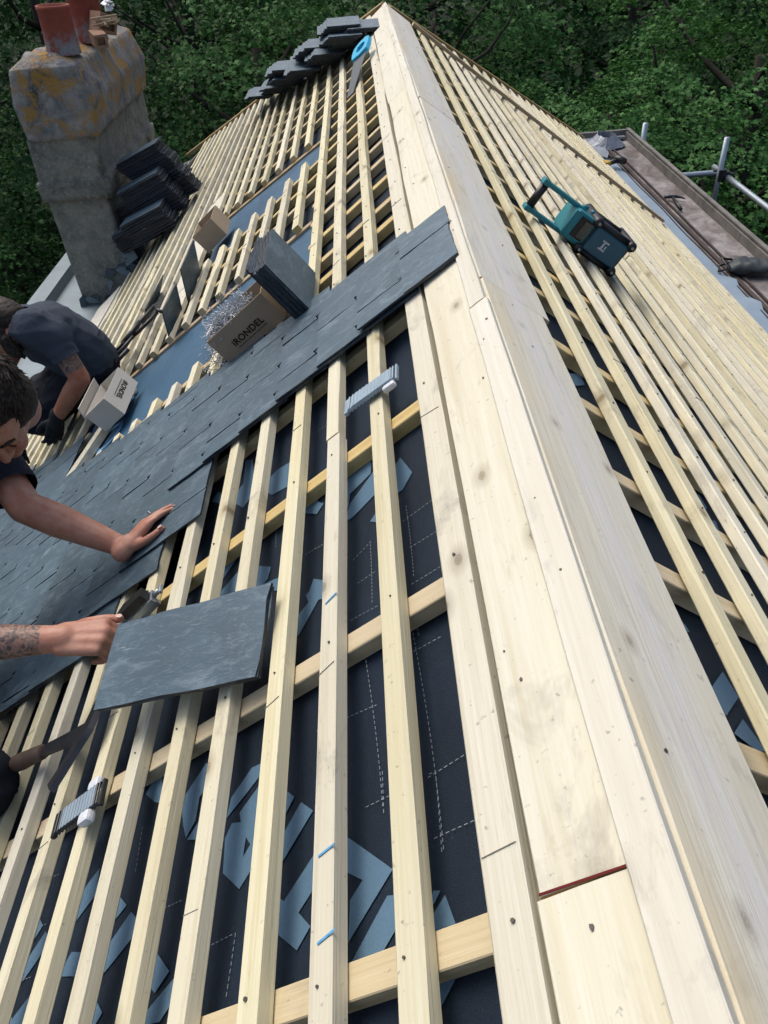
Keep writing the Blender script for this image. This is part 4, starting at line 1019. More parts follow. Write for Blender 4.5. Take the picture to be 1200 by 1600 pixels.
for i in range(len(path) - 1):
    a, b_ = Vector(path[i]), Vector(path[i + 1]); d = (b_ - a).normalized(); e = Vector((-d.y, d.x, 0))
    vs = []
    for p, w in ((a, W_[i]), (b_, W_[i + 1])):
        for sx_, zz in ((-1, -.006), (1, -.006), (1, .006), (-1, .006)): vs.append(p + e * w * sx_ + Vector((0, 0, zz)))
    g.add(vs, [(0, 1, 2, 3), (7, 6, 5, 4), (0, 4, 5, 1), (1, 5, 6, 2), (2, 6, 7, 3), (3, 7, 4, 0)])
g.build('head', M_DSTEEL, H, o)

# bundle of black ripper arms and brackets on the battens
M = ML(3.35, 1.80, .02, 0); o = empty('roofing_tools', M.translation, 'bundle of black steel roofing brackets lying on the battens above the pale box', 'tools')
for i, (pts, r) in enumerate([([(-.30, -.02, .03), (-.1, .0, .035), (.14, -.05, .03), (.24, .02, .02)], .009), ([(-.27, -.22, .02), (-.05, -.22, .03), (.10, -.19, .03)], .010), ([(-.20, -.12, .02), (.0, -.15, .04), (.12, -.10, .04)], .008),
                       ([(.02, -.12, .03), (.12, .06, .04), (.20, .14, .03)], .011), ([(.20, .14, .03), (.25, .02, .03), (.28, -.03, .02)], .009), ([(-.27, -.22, .02), (-.29, -.34, .01), (-.33, -.40, 0)], .007), ([(-.12, -.20, .03), (-.10, -.30, .01)], .010), ([(.05, -.1, .05), (.15, .0, .05)], .012)]):
    g = G(); g.tube(pts, r, 8); g.box(pts[0], (.03, .03, .012), 0, None, .003); g.build('bracket', M_DSTEEL if i % 3 else M_BLACK, M, o, True)

# hand saw with cyan handle near the stepped pile
p0, p1 = LW(4.08, .318, .006), LW(4.55, .195, .05); u = (p1 - p0).normalized(); nn = (NL - u * NL.dot(u)).normalized(); v = nn.cross(u); M = frame(p0, u, v, nn); L_ = (p1 - p0).length
o = empty('hand_saw', p0, 'hand saw with bright cyan handle lying on the battens below the stepped slate pile', 'saw')
g = G(); q = [(0, -.018), (L_, -.045), (L_, .050)]
nt_ = 40; q += [(L_ - L_ * i / nt_, .050 - .028 * i / nt_ + (.003 if i % 2 else 0)) for i in range(1, nt_ + 1)]; g.prism(q, -.0012, .0012); g.build('blade', M_BLADE, M, o)
g = G(); outer = [(-.02, -.05), (.05, -.055), (.12, -.05), (.155, -.02), (.15, .03), (.12, .06), (.05, .065), (-.02, .055), (-.035, .0)]
inner = [(.03, -.020), (.06, -.028), (.09, -.022), (.105, 0.0), (.095, .028), (.06, .034), (.035, .030), (.02, .018), (.015, 0)]
for z0, z1 in ((-.012, .012),):
    n = len(outer); vs = [(x, y, z0) for x, y in outer] + [(x, y, z0) for x, y in inner] + [(x, y, z1) for x, y in outer] + [(x, y, z1) for x, y in inner]; fs = []
    for i in range(n):
        j = (i + 1) % n; fs += [(i, j, n + j, n + i), (2 * n + i, 3 * n + i, 3 * n + j, 2 * n + j), (i, 2 * n + i, 2 * n + j, j), (n + i, n + j, 3 * n + j, 3 * n + i)]
    g.add(vs, fs)
g.build('saw_handle', M_CYAN, M @ Matrix.Translation((L_ - .02, .0, 0)), o)

# ---- site radio on the east slope, lying with its handle uphill
MRd = MR(2.27, .525, .004, 0) @ Matrix.Scale(1.06, 4); o = empty('site_radio', MRd.translation, 'rugged teal and petrol-blue site radio with carry handle lying on the east battens', 'radio')
g = G(); g.box((.085, .062, .052), (.145, .118, .096), 0, None, .012); g.build('speaker_housing', M_BLACK, MRd, o)
g = G(); g.box((.085, .0015, .052), (.122, .012, .074), 0, None, .004); g.build('front_panel', M_NAVYT, MRd, o)
g = G(); g.box((-.015, .058, .052), (.075, .108, .088), 0, None, .010); g.box((-.052, .058, .052), (.012, .10, .076), 0, None, .004); g.build('upper_housing', M_TEAL, MRd, o)
g = G(); g.box((-.012, .0035, .055), (.044, .006, .062), 0, None, .003); g.build('display_bezel', M_BLACK, MRd, o)
g = G(); g.box((-.004, .000, .055), (.026, .003, .052), 0, None, .001); g.build('display', M_DISP, MRd, o)
for (x, z) in ((.018, .008), (.018, .096), (.152, .008), (.152, .096)):
    g = G(); g.tube([(x, -.008, z), (x, .0, z), (x, .125, z), (x, .132, z)], [.012, .0155, .0155, .012], 16); g.build('corner_bumper', M_BLACK, MRd, o, True)
    g = G(); g.tube([(x, -.0105, z), (x, -.006, z)], .0042, 8); g.build('screw', M_STEEL, MRd, o)
for z in (.006, .098):
    for y in (.012, .105):
        g = G(); g.tube([(.018, y, z), (.152, y, z)], .010, 10); g.build('side_rail', M_BLACK, MRd, o, True)
for z in (.010, .094):
    g = G(); g.box((-.095, .05, z), (.155, .030, .013), 0, None, .004); g.box((-.172, .05, z), (.022, .034, .016), 0, None, .004); g.build('handle_arm', M_TEAL, MRd, o)
g = G(); g.tube([(-.168, .05, .014), (-.168, .05, .09)], .0125, 14); g.build('handle_grip', M_BLACK, MRd, o, True)
g = G()
g.box((.075, -.0055, .066), (.024, .001, .0045)); g.box((.075, -.0055, .042), (.024, .001, .0045)); g.box((.072, -.0055, .054), (.006, .001, .026)); g.box((.083, -.0055, .052), (.004, .001, .010))
g.build('emblem', M_PLAST_W, MRd @ Matrix.Translation((.0, .0, .0)), o)
for i in range(3):
    g = G(); g.tube([(.035 - i * .03, .05, .100), (.035 - i * .03, .05, .108)], .010 if i != 1 else .007, 14); g.build('knob', M_TEAL if i else M_BLACK, MRd, o, True)

# ---- things on the felt gutter
M = Matrix.Translation((2.335, 6.35, -1.598)) @ Matrix.Rotation(R_(-8), 4, 'Z'); o = empty('claw_hammer', M.translation, 'black claw hammer lying on the grey felt gutter', 'hammer')
g = G(); g.tube([(.02, -.02, .012), (.03, -.30, .012)], [.011, .014], 10); g.build('hammer_handle', M_BLACK, M, o, True)
g = G(); g.tube([(-.045, .0, .014), (-.01, .0, .016), (.05, .0, .016), (.09, -.02, .012), (.115, -.05, .008)], [.015, .014, .013, .009, .003], 10); g.build('hammer_head', M_DSTEEL, M, o, True)
M = Matrix.Translation((2.16, 7.25, -1.54)) @ Matrix.Rotation(R_(-60), 4, 'Z'); o = empty('cordless_drill', M.translation, 'small black and yellow cordless drill by the lead outlet', 'drill')
g = G(); g.tube([(-.10, 0, .02), (-.02, 0, .025), (.06, 0, .02)], [.030, .036, .026], 12); g.tube([(-.02, 0, .02), (-.05, -.10, .0)], .022, 10); g.build('drill_body', M_BLACK, M, o, True)
g = G(); g.box((-.055, -.13, .0), (.085, .06, .055), 0, None, .008); g.build('battery', simple('yellow_plastic', (.45, .28, .02), .5, .4), M, o)
M = Matrix.Translation((2.36, 4.78, -1.60)) @ Matrix.Rotation(R_(-14), 4, 'Z'); o = empty('tool_bag', M.translation, 'slack dark grey tool bag lying on the felt gutter', 'bag')
g = G(); nu, nv = 28, 18
for i in range(nu + 1):
    for j in range(nv):
        u_ = i / nu; a = 2 * math.pi * j / nv; tap = (math.sin(math.pi * min(1, .06 + u_ * .9)) ** .35)
        yy = .085 * math.cos(a) * tap; zz = max(0, .045 + .045 * math.sin(a) * tap * (1 + .2 * math.sin(u_ * 7))); w_ = noise.noise(Vector((u_ * 6, math.cos(a) * 2, math.sin(a) * 2)))
        g.v.append((-.15 + .30 * u_ + w_ * .01, yy + w_ * .016, zz * (1 + .35 * w_)))
for i in range(nu):
    for j in range(nv): g.f.append((i * nv + j, i * nv + (j + 1) % nv, (i + 1) * nv + (j + 1) % nv, (i + 1) * nv + j)); g.m.append(0)
g.f.append(tuple(range(nv))); g.f.append(tuple(nu * nv + j for j in range(nv))); g.m += [0, 0]
g.build('bag_body', simple('dark_canvas', (.035, .045, .05), .55, .5, nscale=20, namt=.4, bump=.5, bscale=60), M, o, True)
g = G(); g.tube([(-.14, .02, .06), (-.20, .05, .03), (-.21, -.03, .02), (-.15, -.05, .05), (-.20, .02, .09), (-.13, .03, .08)], .009, 8); g.build('strap', M_BLACK, M, o, True)

# ---- hollow clay blocks left on the chimney cap
M_BRICK = simple('hollow_clay', (.30, .19, .13), .9, .15, nscale=20, namt=.3, bump=.3)
def hollow(M, lab, mat=M_BRICK, s=(.16, .10, .10)):
    g = G(); x, y, z = s; t = .018
    g.box((0, 0, t / 2), (x, y, t)); g.box((0, 0, z - t / 2), (x, y, t)); g.box((0, -y / 2 + t / 2, z / 2), (x, t, z - 2 * t)); g.box((0, y / 2 - t / 2, z / 2), (x, t, z - 2 * t)); g.box((.03, 0, z / 2), (.01, y - 2 * t, z - 2 * t))
    tag(g.build('hollow_block', mat, M), lab, 'block', 'hollow clay blocks on the chimney cap')
hollow(Matrix.Translation((-2.045, 6.25, -.155)) @ Matrix.Rotation(R_(-62), 4, 'Z') @ Matrix.Rotation(R_(10), 4, 'Y'), 'small hollow clay block lying lowest beside the front chimney pot', s=(.13, .09, .085))
hollow(Matrix.Translation((-2.06, 6.45, -.10)) @ Matrix.Rotation(R_(-50), 4, 'Z') @ Matrix.Rotation(R_(-22), 4, 'X'), 'broken hollow clay block leaning on top of the lower one beside the pots', s=(.17, .13, .12))
g = G(); random.seed(5)
for i in range(16): g.tube([(rnd(-.07, .07), rnd(-.05, .05), rnd(0, .04)), (rnd(-.09, .09), rnd(-.06, .06), rnd(0, .06)), (rnd(-.11, .11), rnd(-.08, .08), rnd(.0, .05))], .006, 5)
tag(g.build('twigs', simple('dry_twigs', (.34, .27, .19), .9, .1), Matrix.Translation((-1.99, 6.35, -.05))), 'dry pale twigs of an old nest on the clay blocks of the chimney', 'twigs', kind='stuff')
g = G()
random.seed(2)
for k in range(7): g.box((rnd(-.03, .03), rnd(-.02, .02), .01 * k), (rnd(.03, .06), rnd(.02, .045), .008), 0, Matrix.Rotation(rnd(-.6, .6), 4, 'X') @ Matrix.Rotation(rnd(-1, 1), 4, 'Z'), .003)
tag(g.build('rag', M_PLAST_W, Matrix.Translation((-1.98, 6.5, .03)) @ Matrix.Rotation(.3, 4, 'X')), 'crumpled pale scrap lying on top of the clay blocks', 'rag')

# ================================================================== people
def capsules(caps, voxel, smooth_it=4, sf=.6):
    g = G()
    for (p0, r0, p1, r1) in caps:
        p0, p1 = Vector(p0), Vector(p1); d = p1 - p0; L_ = max(d.length, 1e-4); d.normalize() if L_ > 1e-4 else None
        a = d.orthogonal().normalized() if d.length > 0 else Vector((1, 0, 0)); b_ = d.cross(a).normalized() if d.length > 0 else Vector((0, 1, 0)); n = 14; vs = []; fs = []; rings = []
        for k in range(5): an = -math.pi / 2 + k * math.pi / 8; rings.append((p0 + d * math.sin(an) * r0, r0 * math.cos(an)))
        for k in range(5): an = k * math.pi / 8; rings.append((p1 + d * math.sin(an) * r1, r1 * math.cos(an)))
        for (c, r) in rings:
            for k in range(n): an = 2 * math.pi * k / n; vs.append(c + (a * math.cos(an) + b_ * math.sin(an)) * max(r, 1e-5))
        for i in range(len(rings) - 1):
            for k in range(n): fs.append((i * n + k, i * n + (k + 1) % n, (i + 1) * n + (k + 1) % n, (i + 1) * n + k))
        g.add(vs, fs)
    return g


def blob(g, name, mats, voxel, parent, it=6, cuts=(), sf=.7, paint=None, M=None, wr=0.0, wf=20):
    me = g.mesh(name, mats if isinstance(mats, list) else [mats]); o = bpy.data.objects.new(name, me); COL.objects.link(o)
    m = o.modifiers.new('r', 'REMESH'); m.mode = 'VOXEL'; m.voxel_size = voxel; m.use_smooth_shade = True
    m2 = o.modifiers.new('s', 'SMOOTH'); m2.factor = sf; m2.iterations = it
    bpy.context.view_layer.update(); me2 = bpy.data.meshes.new_from_object(o.evaluated_get(bpy.context.evaluated_depsgraph_get())); bpy.data.objects.remove(o)
    me2.name = name
    me2.materials.clear()
    for m_ in (mats if isinstance(mats, list) else [mats]): me2.materials.append(m_)
    bm = bmesh.new(); bm.from_mesh(me2)
    if wr:
        bm.normal_update()
        for v in bm.verts:
            q = v.co * wf; d = noise.noise(Vector((q.x + 2 * noise.noise(q * .5), q.y, q.z * 1.6))); v.co += v.normal * wr * (1 - abs(d) * 3.2)
    for (p, nrm, rad) in cuts:
        p, nrm = Vector(p), Vector(nrm).normalized()
        fs = [f for f in bm.faces if (f.calc_center_median() - p).length < rad]; geo = set(fs)
        for f in fs: geo.update(f.edges); geo.update(f.verts)
        bmesh.ops.bisect_plane(bm, geom=list(geo), plane_co=p, plane_no=nrm)
        dl = [f for f in bm.faces if (f.calc_center_median() - p).length < rad and (f.calc_center_median() - p).dot(nrm) > 0]
        bmesh.ops.delete(bm, geom=dl, context='FACES')
    for f in bm.faces:
        f.smooth = True
        f.material_index = paint(f.calc_center_median()) if paint else 0
    bm.to_mesh(me2); bm.free(); return link(name, me2, M, parent)


def skin_mat(name, base, tattoo=False):
    b = NB(name); f = b.noise(b.coord((1, 1, 1), False), 28, 4, .6); f2 = b.noise(b.coord((1, 1, 1), False), 260, 3, .7)
    c = b.mix(b.ramp(f, [(.35, 0.0), (.7, 1.0)]), base, (base[0] * .85, base[1] * .62, base[2] * .58)); c = b.mix(b.ramp(f2, [(.55, 0.0), (.75, .35)]), c, (base[0] * .6, base[1] * .55, base[2] * .55))
    if tattoo:
        t = b.noise(b.coord((1, 1.2, 1), False), 60, 4, .65, 1.6); c = b.mix(b.ramp(t, [(.40, .92), (.58, .15)]), c, (.045, .045, .05))
    b.b.inputs['Subsurface Weight'].default_value = .12; b.b.inputs['Subsurface Radius'].default_value = (.01, .004, .002); b.b.inputs['Subsurface Scale'].default_value = .5
    b.bump(b.math('ADD', f2, b.math('MULTIPLY', f, 1.5)), .35, .0012); return b.out(c, .48, .4)
M_SKIN = skin_mat('skin', (.43, .235, .165)); M_SKIN2 = skin_mat('tanned_skin', (.40, .185, .11)); M_TAT = skin_mat('tattooed_skin', (.36, .23, .17), True); M_LIP = simple('lips', (.30, .10, .08), .5, .4); M_NAILP = simple('fingernail', (.52, .34, .28), .35, .5)
b = NB('navy_cotton'); f = b.noise(b.coord((1, 1, 1), False), 700, 2); f2 = b.noise(b.coord((1, 1, .5), False), 9, 3, .6, 1.2); c_ = b.mix(b.ramp(f, [(.4, 0.0), (.65, 1.0)]), (.020, .026, .045), (.034, .042, .064)); b.bump(b.math('ADD', b.math('MULTIPLY', f2, 3), f), .8, .006); M_NAVY = b.out(c_, .85, .2)
b = NB('grey_blue_cotton'); f = b.noise(b.coord((1, 1, 1), False), 700, 2); f2 = b.noise(b.coord((1, 1, .5), False), 8, 3, .6, 1.6); c_ = b.mix(b.ramp(f, [(.4, 0.0), (.65, 1.0)]), (.070, .088, .120), (.100, .122, .160)); b.bump(b.math('ADD', b.math('MULTIPLY', f2, 3), f), .9, .008); M_SHIRT2 = b.out(c_, .85, .2)
M_TROU = simple('dark_work_trousers', (.014, .017, .026), .85, .2, nscale=14, namt=.3, bump=.5, bscale=40); M_GLOVE = simple('black_glove', (.010, .012, .015), .75, .3, bump=.4, bscale=300)
b = NB('dark_hair'); f = b.noise(b.coord((1, 1, 1), False), 140, 3, .6); M_HAIR = b.out(b.mix(b.ramp(f, [(.4, 0.0), (.7, 1.0)]), (.014, .011, .009), (.050, .038, .030)), .6, .22)
M_BOOT = simple('work_boot', (.05, .035, .022), .7, .3, nscale=20, namt=.3)


def head(M, name_parts, parent, mats, nk=1.0):
    """local frame: z up, y out of the face, x to the person's right ear side"""
    c = []
    E_ = lambda p, q, r0, r1=None: c.append((p, r0, q, r1 or r0))
    E_((0, -.035, .045), (0, .025, .05), .078, .070); E_((0, -.02, .065), (0, .02, .062), .068, .066); E_((-.02, -.01, .03), (.02, -.01, .03), .070)
    E_((0, .02, .0), (0, .035, -.03), .062, .052); E_((-.03, .01, -.045), (0, .065, -.075), .030, .026); E_((.03, .01, -.045), (0, .065, -.075), .030, .026); E_((0, .062, -.082), (0, .066, -.085), .022)
    E_((-.036, .066, -.018), (-.030, .068, -.04), .023, .020); E_((.036, .066, -.018), (.030, .068, -.04), .023, .020)
    E_((-.040, .072, .024), (-.008, .082, .020), .012, .012); E_((.040, .072, .024), (.008, .082, .020), .012, .012)
    E_((0, .082, .012), (0, .104, -.026), .010, .0125); E_((-.011, .092, -.030), (-.008, .094, -.031), .009); E_((.011, .092, -.030), (.008, .094, -.031), .009)
    E_((-.018, .082, -.055), (.018, .082, -.055), .0085); E_((-.016, .081, -.066), (.016, .081, -.066), .0095); E_((-.031, .068, .004), (-.031, .069, .002), .0150); E_((.031, .068, .004), (.031, .069, .002), .0150)
    for s in (-1, 1): E_((s * .079, -.012, .016), (s * .075, -.004, -.022), .011, .008); E_((s * .084, -.020, .020), (s * .080, -.018, -.004), .009, .008)
    E_((0, -.035, -.03), (0, -.055, -.03 - .12 * nk), .056, .058)
    body = capsules([(tuple(M @ Vector(p)), r0, tuple(M @ Vector(q)), r1) for p, r0, q, r1 in c], 0)
    return body


def hair(M, parent, seed, beard, curls, long, voxel=.005, vol=1.0):
    random.seed(seed); g = G(); c = []
    for p, q, r0, r1 in (((0, -.042, .058), (0, .002, .070), .080, .070), ((0, -.05, .0), (0, -.05, .03), .076, .078), ((-.03, -.02, .03), (.03, -.02, .03), .071, .071), ((0, -.02, .085), (0, .012, .086), .062, .056)):
        c.append((tuple(M @ Vector(p)), r0 * vol, tuple(M @ Vector(q)), r1 * vol))
    g0 = capsules(c, voxel); h = blob(g0, 'hair', M_HAIR, .006, parent, 3, wr=.0015, wf=40)
    g = G()
    for i in range(curls):
        th = rnd(0, 2 * math.pi); ph = math.asin(rnd(-.1, 1.0)); d = Vector((math.cos(th) * math.cos(ph), math.sin(th) * math.cos(ph), math.sin(ph)))
        if d.y > .30 and d.z < .66: continue
        p = Vector((d.x * .082 * vol, -.018 + d.y * .102 * vol, .052 + d.z * .096 * vol)); w0 = noise.noise(d * 2.2 + Vector((seed, 0, 0))); flow = Vector((.55 + w0 * 1.5, .9, -.25)) if d.z > .25 else Vector((.1 + w0, .25, -.9)); t = flow - d * flow.dot(d)
        t = (t.normalized() + Vector((rnd(-1, 1), rnd(-1, 1), rnd(-1, 1))) * .16).normalized(); L_ = rnd(.6, 1.3) * long; cv_ = d.cross(t).normalized() * (rnd(-.12, .12) + .18 * math.sin(w0 * 14)) * L_ - d * L_ * .18
        q = [p, p + d * .004 + t * L_ * .35 + cv_ * .5, p + d * .006 + t * L_ * .7 + cv_, p + d * .003 + t * L_ + cv_ * .6]; g.tube([M @ x for x in q], [.0020, .0027, .0022, .0006], 4)
    g.build('hair_locks', M_HAIR, None, h, True)
    g = G()
    for s in (-1, 1): g.tube([M @ Vector((s * .046, .078, .030)), M @ Vector((s * .03, .0885, .037)), M @ Vector((s * .013, .093, .031))], [.003, .0052, .0038], 6)
    g.build('eyebrows', M_HAIR, None, h, True)
    g = G()
    for s in (-1, 1):
        g.tube([M @ Vector((s * .046, .077, .001)), M @ Vector((s * .031, .0855, -.004)), M @ Vector((s * .017, .080, .0))], [.001, .0016, .001], 5)
    g.build('eyelashes', M_HAIR, None, h, True)
    if beard:
        c = [((-.060, .010, -.022), .024, (-.02, .062, -.082), .023), ((.060, .010, -.022), .024, (.02, .062, -.082), .023), ((-.050, .03, -.06), .022, (.0, .055, -.088), .024), ((.050, .03, -.06), .022, (.0, .055, -.088), .024), ((0, .062, -.085), .026, (0, .062, -.092), .024), ((-.022, .083, -.045), .0075, (.022, .083, -.045), .0075)]
        blob(capsules([(tuple(M @ Vector(p)), r0, tuple(M @ Vector(q)), r1) for p, r0, q, r1 in c], .004), 'beard', M_HAIR, .0045, parent, 2, wr=.002, wf=90)
    return h


def hand_caps(M, curl, spread, thumb, s=1.0, fat=1.0, thumb_tip=None):
    """local: y = finger direction, z = back of hand, x = towards the thumb. curl: per-finger list of 3 bends"""
    c = []; A = lambda p, r0, q, r1: c.append((tuple(M @ (Vector(p) * s)), r0 * s * fat, tuple(M @ (Vector(q) * s)), r1 * s * fat))
    A((.0, -.03, 0), .027, (.0, .005, 0), .026); A((.018, .0, -.002), .017, (.028, .078, 0), .0125); A((.006, .0, 0), .016, (.009, .082, .002), .0125); A((-.008, .0, 0), .016, (-.010, .078, .001), .012); A((-.02, .0, -.003), .015, (-.028, .070, -.003), .0115)
    A((.014, .02, -.008), .016, (-.016, .03, -.008), .015)
    roots = [(.028, .080, 0), (.009, .085, .002), (-.010, .080, .001), (-.028, .071, -.003)]; lens = [(.042, .025, .021), (.046, .029, .022), (.042, .027, .021), (.033, .020, .019)]; rad = [.0092, .0095, .009, .0080]; tips = []
    for i in range(4):
        p = Vector(roots[i]); an = 0; d0 = Vector((math.sin(spread[i]), math.cos(spread[i]), 0)); r = rad[i]
        for j in range(3):
            an += curl[i][j]; d = d0 * math.cos(an) + Vector((0, 0, -1)) * math.sin(an); q = p + d * lens[i][j]; A(p, r, q, r * .90); p = q; r *= .92
        tips.append((M @ (p * s), (M.to_3x3() @ d), (M.to_3x3() @ (d0 * math.sin(an) + Vector((0, 0, 1)) * math.cos(an)))))
    p = Vector((.020, .0, -.010)); r = .0145; d = Vector(thumb[0]).normalized(); q = p + d * .046; A(p, r, q, .0115); p = q
    for k, (dd, ln) in enumerate(zip(thumb[1:], (.032, .027))):
        d = Vector(dd).normalized(); q = p + d * ln; A(p, .0108 - .0008 * k, q, .0100 - .0012 * k); p = q
    tips.append((M @ (p * s), M.to_3x3() @ d, M.to_3x3() @ Vector((.2, 0, 1)).normalized()))
    return c, tips


def nails(tips, parent, s=1.0, only=None):
    g = G()
    for i, (p, d, n_) in enumerate(tips):
        if only and i not in only: continue
        d = Vector(d).normalized(); n_ = Vector(n_); n_ = (n_ - d * n_.dot(d)).normalized(); x = d.cross(n_); r = .0078 if i < 4 else .0088
        g.prism([(.0052 * math.cos(a), .0065 * math.sin(a)) for a in [k * math.pi / 6 for k in range(12)]], -.0012, .0008, 0, frame(p + n_ * (r - .0005) - d * .001, x, d, n_))
    return g.build('fingernails', M_NAILP, None, parent)


def V3(*a): return Vector(a)
# ---------------- near roofer
P1 = empty('person', (-1.5, 1.2, -1.15), 'dark-haired man in navy T-shirt, one palm flat on the laid slates, other hand gripping slates', 'person')
sh_l, el_l, wr_l = V3(-1.285, 1.640, -.42), V3(-1.111, 1.420, -.512), V3(-.882, 1.352, -.606)
sh_r, el_r, wr_r = V3(-1.30, 1.17, -.30), V3(-1.185, .915, -.425), V3(-.885, .938, -.462)
neck, chest, waist, pelv = V3(-1.275, 1.50, -.335), V3(-1.38, 1.42, -.50), V3(-1.50, 1.30, -.70), V3(-1.56, 1.20, -.84)
kn_r, an_r, kn_l, an_l = V3(-1.090, .80, -.735), V3(-1.40, .72, -1.02), V3(-1.58, 1.48, -1.07), V3(-1.88, 1.44, -1.31)
HD = V3(-1.110, 1.480, -.276)
F1 = (_r * .20 + _d * .93 - _f * .12).normalized(); U1 = (_r * .10 - _d * .10 - _f * .95); U1 = (U1 - F1 * U1.dot(F1)).normalized(); MH1 = frame(HD, F1.cross(U1), F1, U1)
caps = []
body = head(MH1, None, P1, None)
def A_(p, r0, q, r1): caps.append((tuple(p), r0, tuple(q), r1))
A_(MH1 @ V3(0, -.05, -.06), .055, neck, .060)
A_(neck, .062, chest, .13); A_(sh_l, .060, sh_r, .062); A_(chest, .135, waist, .125); A_(waist, .125, pelv, .13)
A_(sh_l, .050, el_l, .042); A_(el_l, .0415, el_l.lerp(wr_l, .35), .043); A_(el_l.lerp(wr_l, .35), .043, wr_l, .0265); A_(sh_r, .052, el_r, .043); A_(el_r, .042, el_r.lerp(wr_r, .35), .044); A_(el_r.lerp(wr_r, .35), .044, wr_r, .0275)
# left hand, flat on the slates
tip = LW(1.50, .975, .026); dl = (tip - wr_l).normalized(); dl = (LW(1.445, .965, .02) - LW(1.340, 1.055, .034)).normalized(); zl = (NL - dl * NL.dot(dl)).normalized(); xl = dl.cross(zl)
ML1 = frame(LW(1.345, 1.045, .044), xl, dl, zl)
cl = [(.22, .20, .08), (.24, .18, .08), (.26, .20, .1), (.28, .24, .12)]
c1, t1 = hand_caps(ML1, cl, (.10, .02, -.06, -.16), ((.75, .62, -.12), (.55, .82, -.10), (.35, .93, -.12)), .86, 1.06)
caps += c1; A_(wr_l, .0265, ML1 @ V3(0, -.02, 0), .026)
# right hand, gripping the slates' edge
hx = V3(.998, .03, -.05).normalized(); back = (-_f * .72 - _d * .62).normalized(); back = (back - hx * back.dot(hx)).normalized(); xr = hx.cross(back)
if xr.dot(_d) > 0: xr = xr
MR1 = frame(wr_r + hx * .026, -xr if (-xr).dot(-_d) > 0 else xr, hx, back)
cr = [(.95, 1.15, .5), (1.05, 1.2, .5), (1.15, 1.2, .5), (1.2, 1.2, .5)]
c2, t2 = hand_caps(MR1, cr, (.05, 0, -.05, -.1), ((.55, .80, -.18), (.25, .95, -.12), (.02, .98, -.12)), 1.0, 1.04)
caps += c2; A_(wr_r, .0275, MR1 @ V3(0, -.02, 0), .027)
for kp, ap, s0 in ((kn_r, an_r, pelv + V3(.02, -.09, 0)), (kn_l, an_l, pelv + V3(.0, .10, -.02))): A_(s0, .088, kp, .062); A_(kp, .058, ap, .04)
allb = capsules(caps, .0045); body.add(allb.v, allb.f)
TA, TB = el_r.lerp(wr_r, .42), el_r.lerp(wr_r, .93)
def paint1(c):
    d = (wr_r - el_r); t = (c - el_r).dot(d) / d.length_squared
    if (c - (el_r + d * t)).length < .06 and .60 < t < .97: return 1
    return 0
bd = blob(body, 'body', [M_SKIN, M_TAT], .0042, P1, 3, paint=paint1, sf=.6)
nails(t1, bd, 1, (0, 1, 2, 3, 4)); nails(t2, bd, 1, (4,))
g = G(); rc = ML1 @ (V3(-.0105, .098, .001) * .96); g.tube([rc + (xl * math.cos(a) + zl * math.sin(a)) * .0100 for a in [k * math.pi / 8 for k in range(17)]], .0018, 6, cap=False)
g.build('ring', M_STEEL, None, bd, True)
hair(MH1, P1, 3, False, 3600, .040, vol=1.09)
sc_ = [(tuple(neck + V3(-.02, -.02, -.02)), .075, tuple(chest), .150), (tuple(sh_l), .072, tuple(sh_r), .074), (tuple(chest), .152, tuple(waist), .142), (tuple(waist), .140, tuple(pelv), .145),
       (tuple(sh_l), .066, tuple(sh_l.lerp(el_l, .92)), .058), (tuple(sh_r), .068, tuple(sh_r.lerp(el_r, .45)), .060)]
blob(capsules(sc_, .006), 't_shirt', M_NAVY, .006, P1, 4, cuts=[(sh_l.lerp(el_l, .80), el_l - sh_l, .11), (sh_r.lerp(el_r, .38), el_r - sh_r, .11), (neck + V3(.03, .02, .02), MH1.translation - neck, .085)], wr=.005, wf=13)
tc_ = [(tuple(waist), .135, tuple(pelv), .150)]
for kp, ap, s0 in ((kn_r, an_r, pelv + V3(.02, -.09, 0)), (kn_l, an_l, pelv + V3(.0, .10, -.02))): tc_ += [(tuple(s0), .100, tuple(kp), .078), (tuple(kp), .074, tuple(ap), .058)]
blob(capsules(tc_, .007), 'trousers', M_TROU, .008, P1, 4, wr=.006, wf=12)
for ap, kp in ((an_r, kn_r), (an_l, kn_l)):
    d = (ap - kp).normalized(); blob(capsules([(tuple(ap), .052, tuple(ap + d * .05), .045), (tuple(ap + d * .04), .042, tuple(ap + d * .06 + V3(.11, 0, -.09)), .036)], .006), 'boot', M_BOOT, .007, P1, 3)

# ---------------- far roofer
P2 = empty('person', (-1.95, 3.0, -1.4), 'bearded man in a grey-blue T-shirt and black gloves crouching by the pale box', 'person')
sh_r2, sh_l2, el2, wr2 = V3(-1.565, 2.845, -.735), V3(-1.83, 3.20, -.83), V3(-1.490, 2.790, -.915), V3(-1.662, 2.800, -1.105)
nk2, ch2, md2, pv2 = V3(-1.715, 2.96, -.715), V3(-1.66, 3.03, -.815), V3(-1.59, 3.09, -.925), V3(-1.575, 3.12, -1.02)
HD2 = V3(-1.798, 2.80, -.722) + _r * .058 - _d * .050
F2 = (-_r * .45 + _d * .84 + _f * .05).normalized(); U2 = (-_r * .85 - _d * .45 + _f * .1); U2 = (U2 - F2 * U2.dot(F2)).normalized(); MH2 = frame(HD2, F2.cross(U2), F2, U2) @ Matrix.Scale(.95, 4); nk2 = MH2 @ V3(0, -.065, -.105)
body = head(MH2, None, P2, None, .4); caps = []
kn2r, kn2l = V3(-1.84, 2.98, -1.22), V3(-1.93, 3.22, -1.22); an2r, an2l = V3(-1.70, 3.30, -1.24), V3(-1.86, 3.55, -1.34)
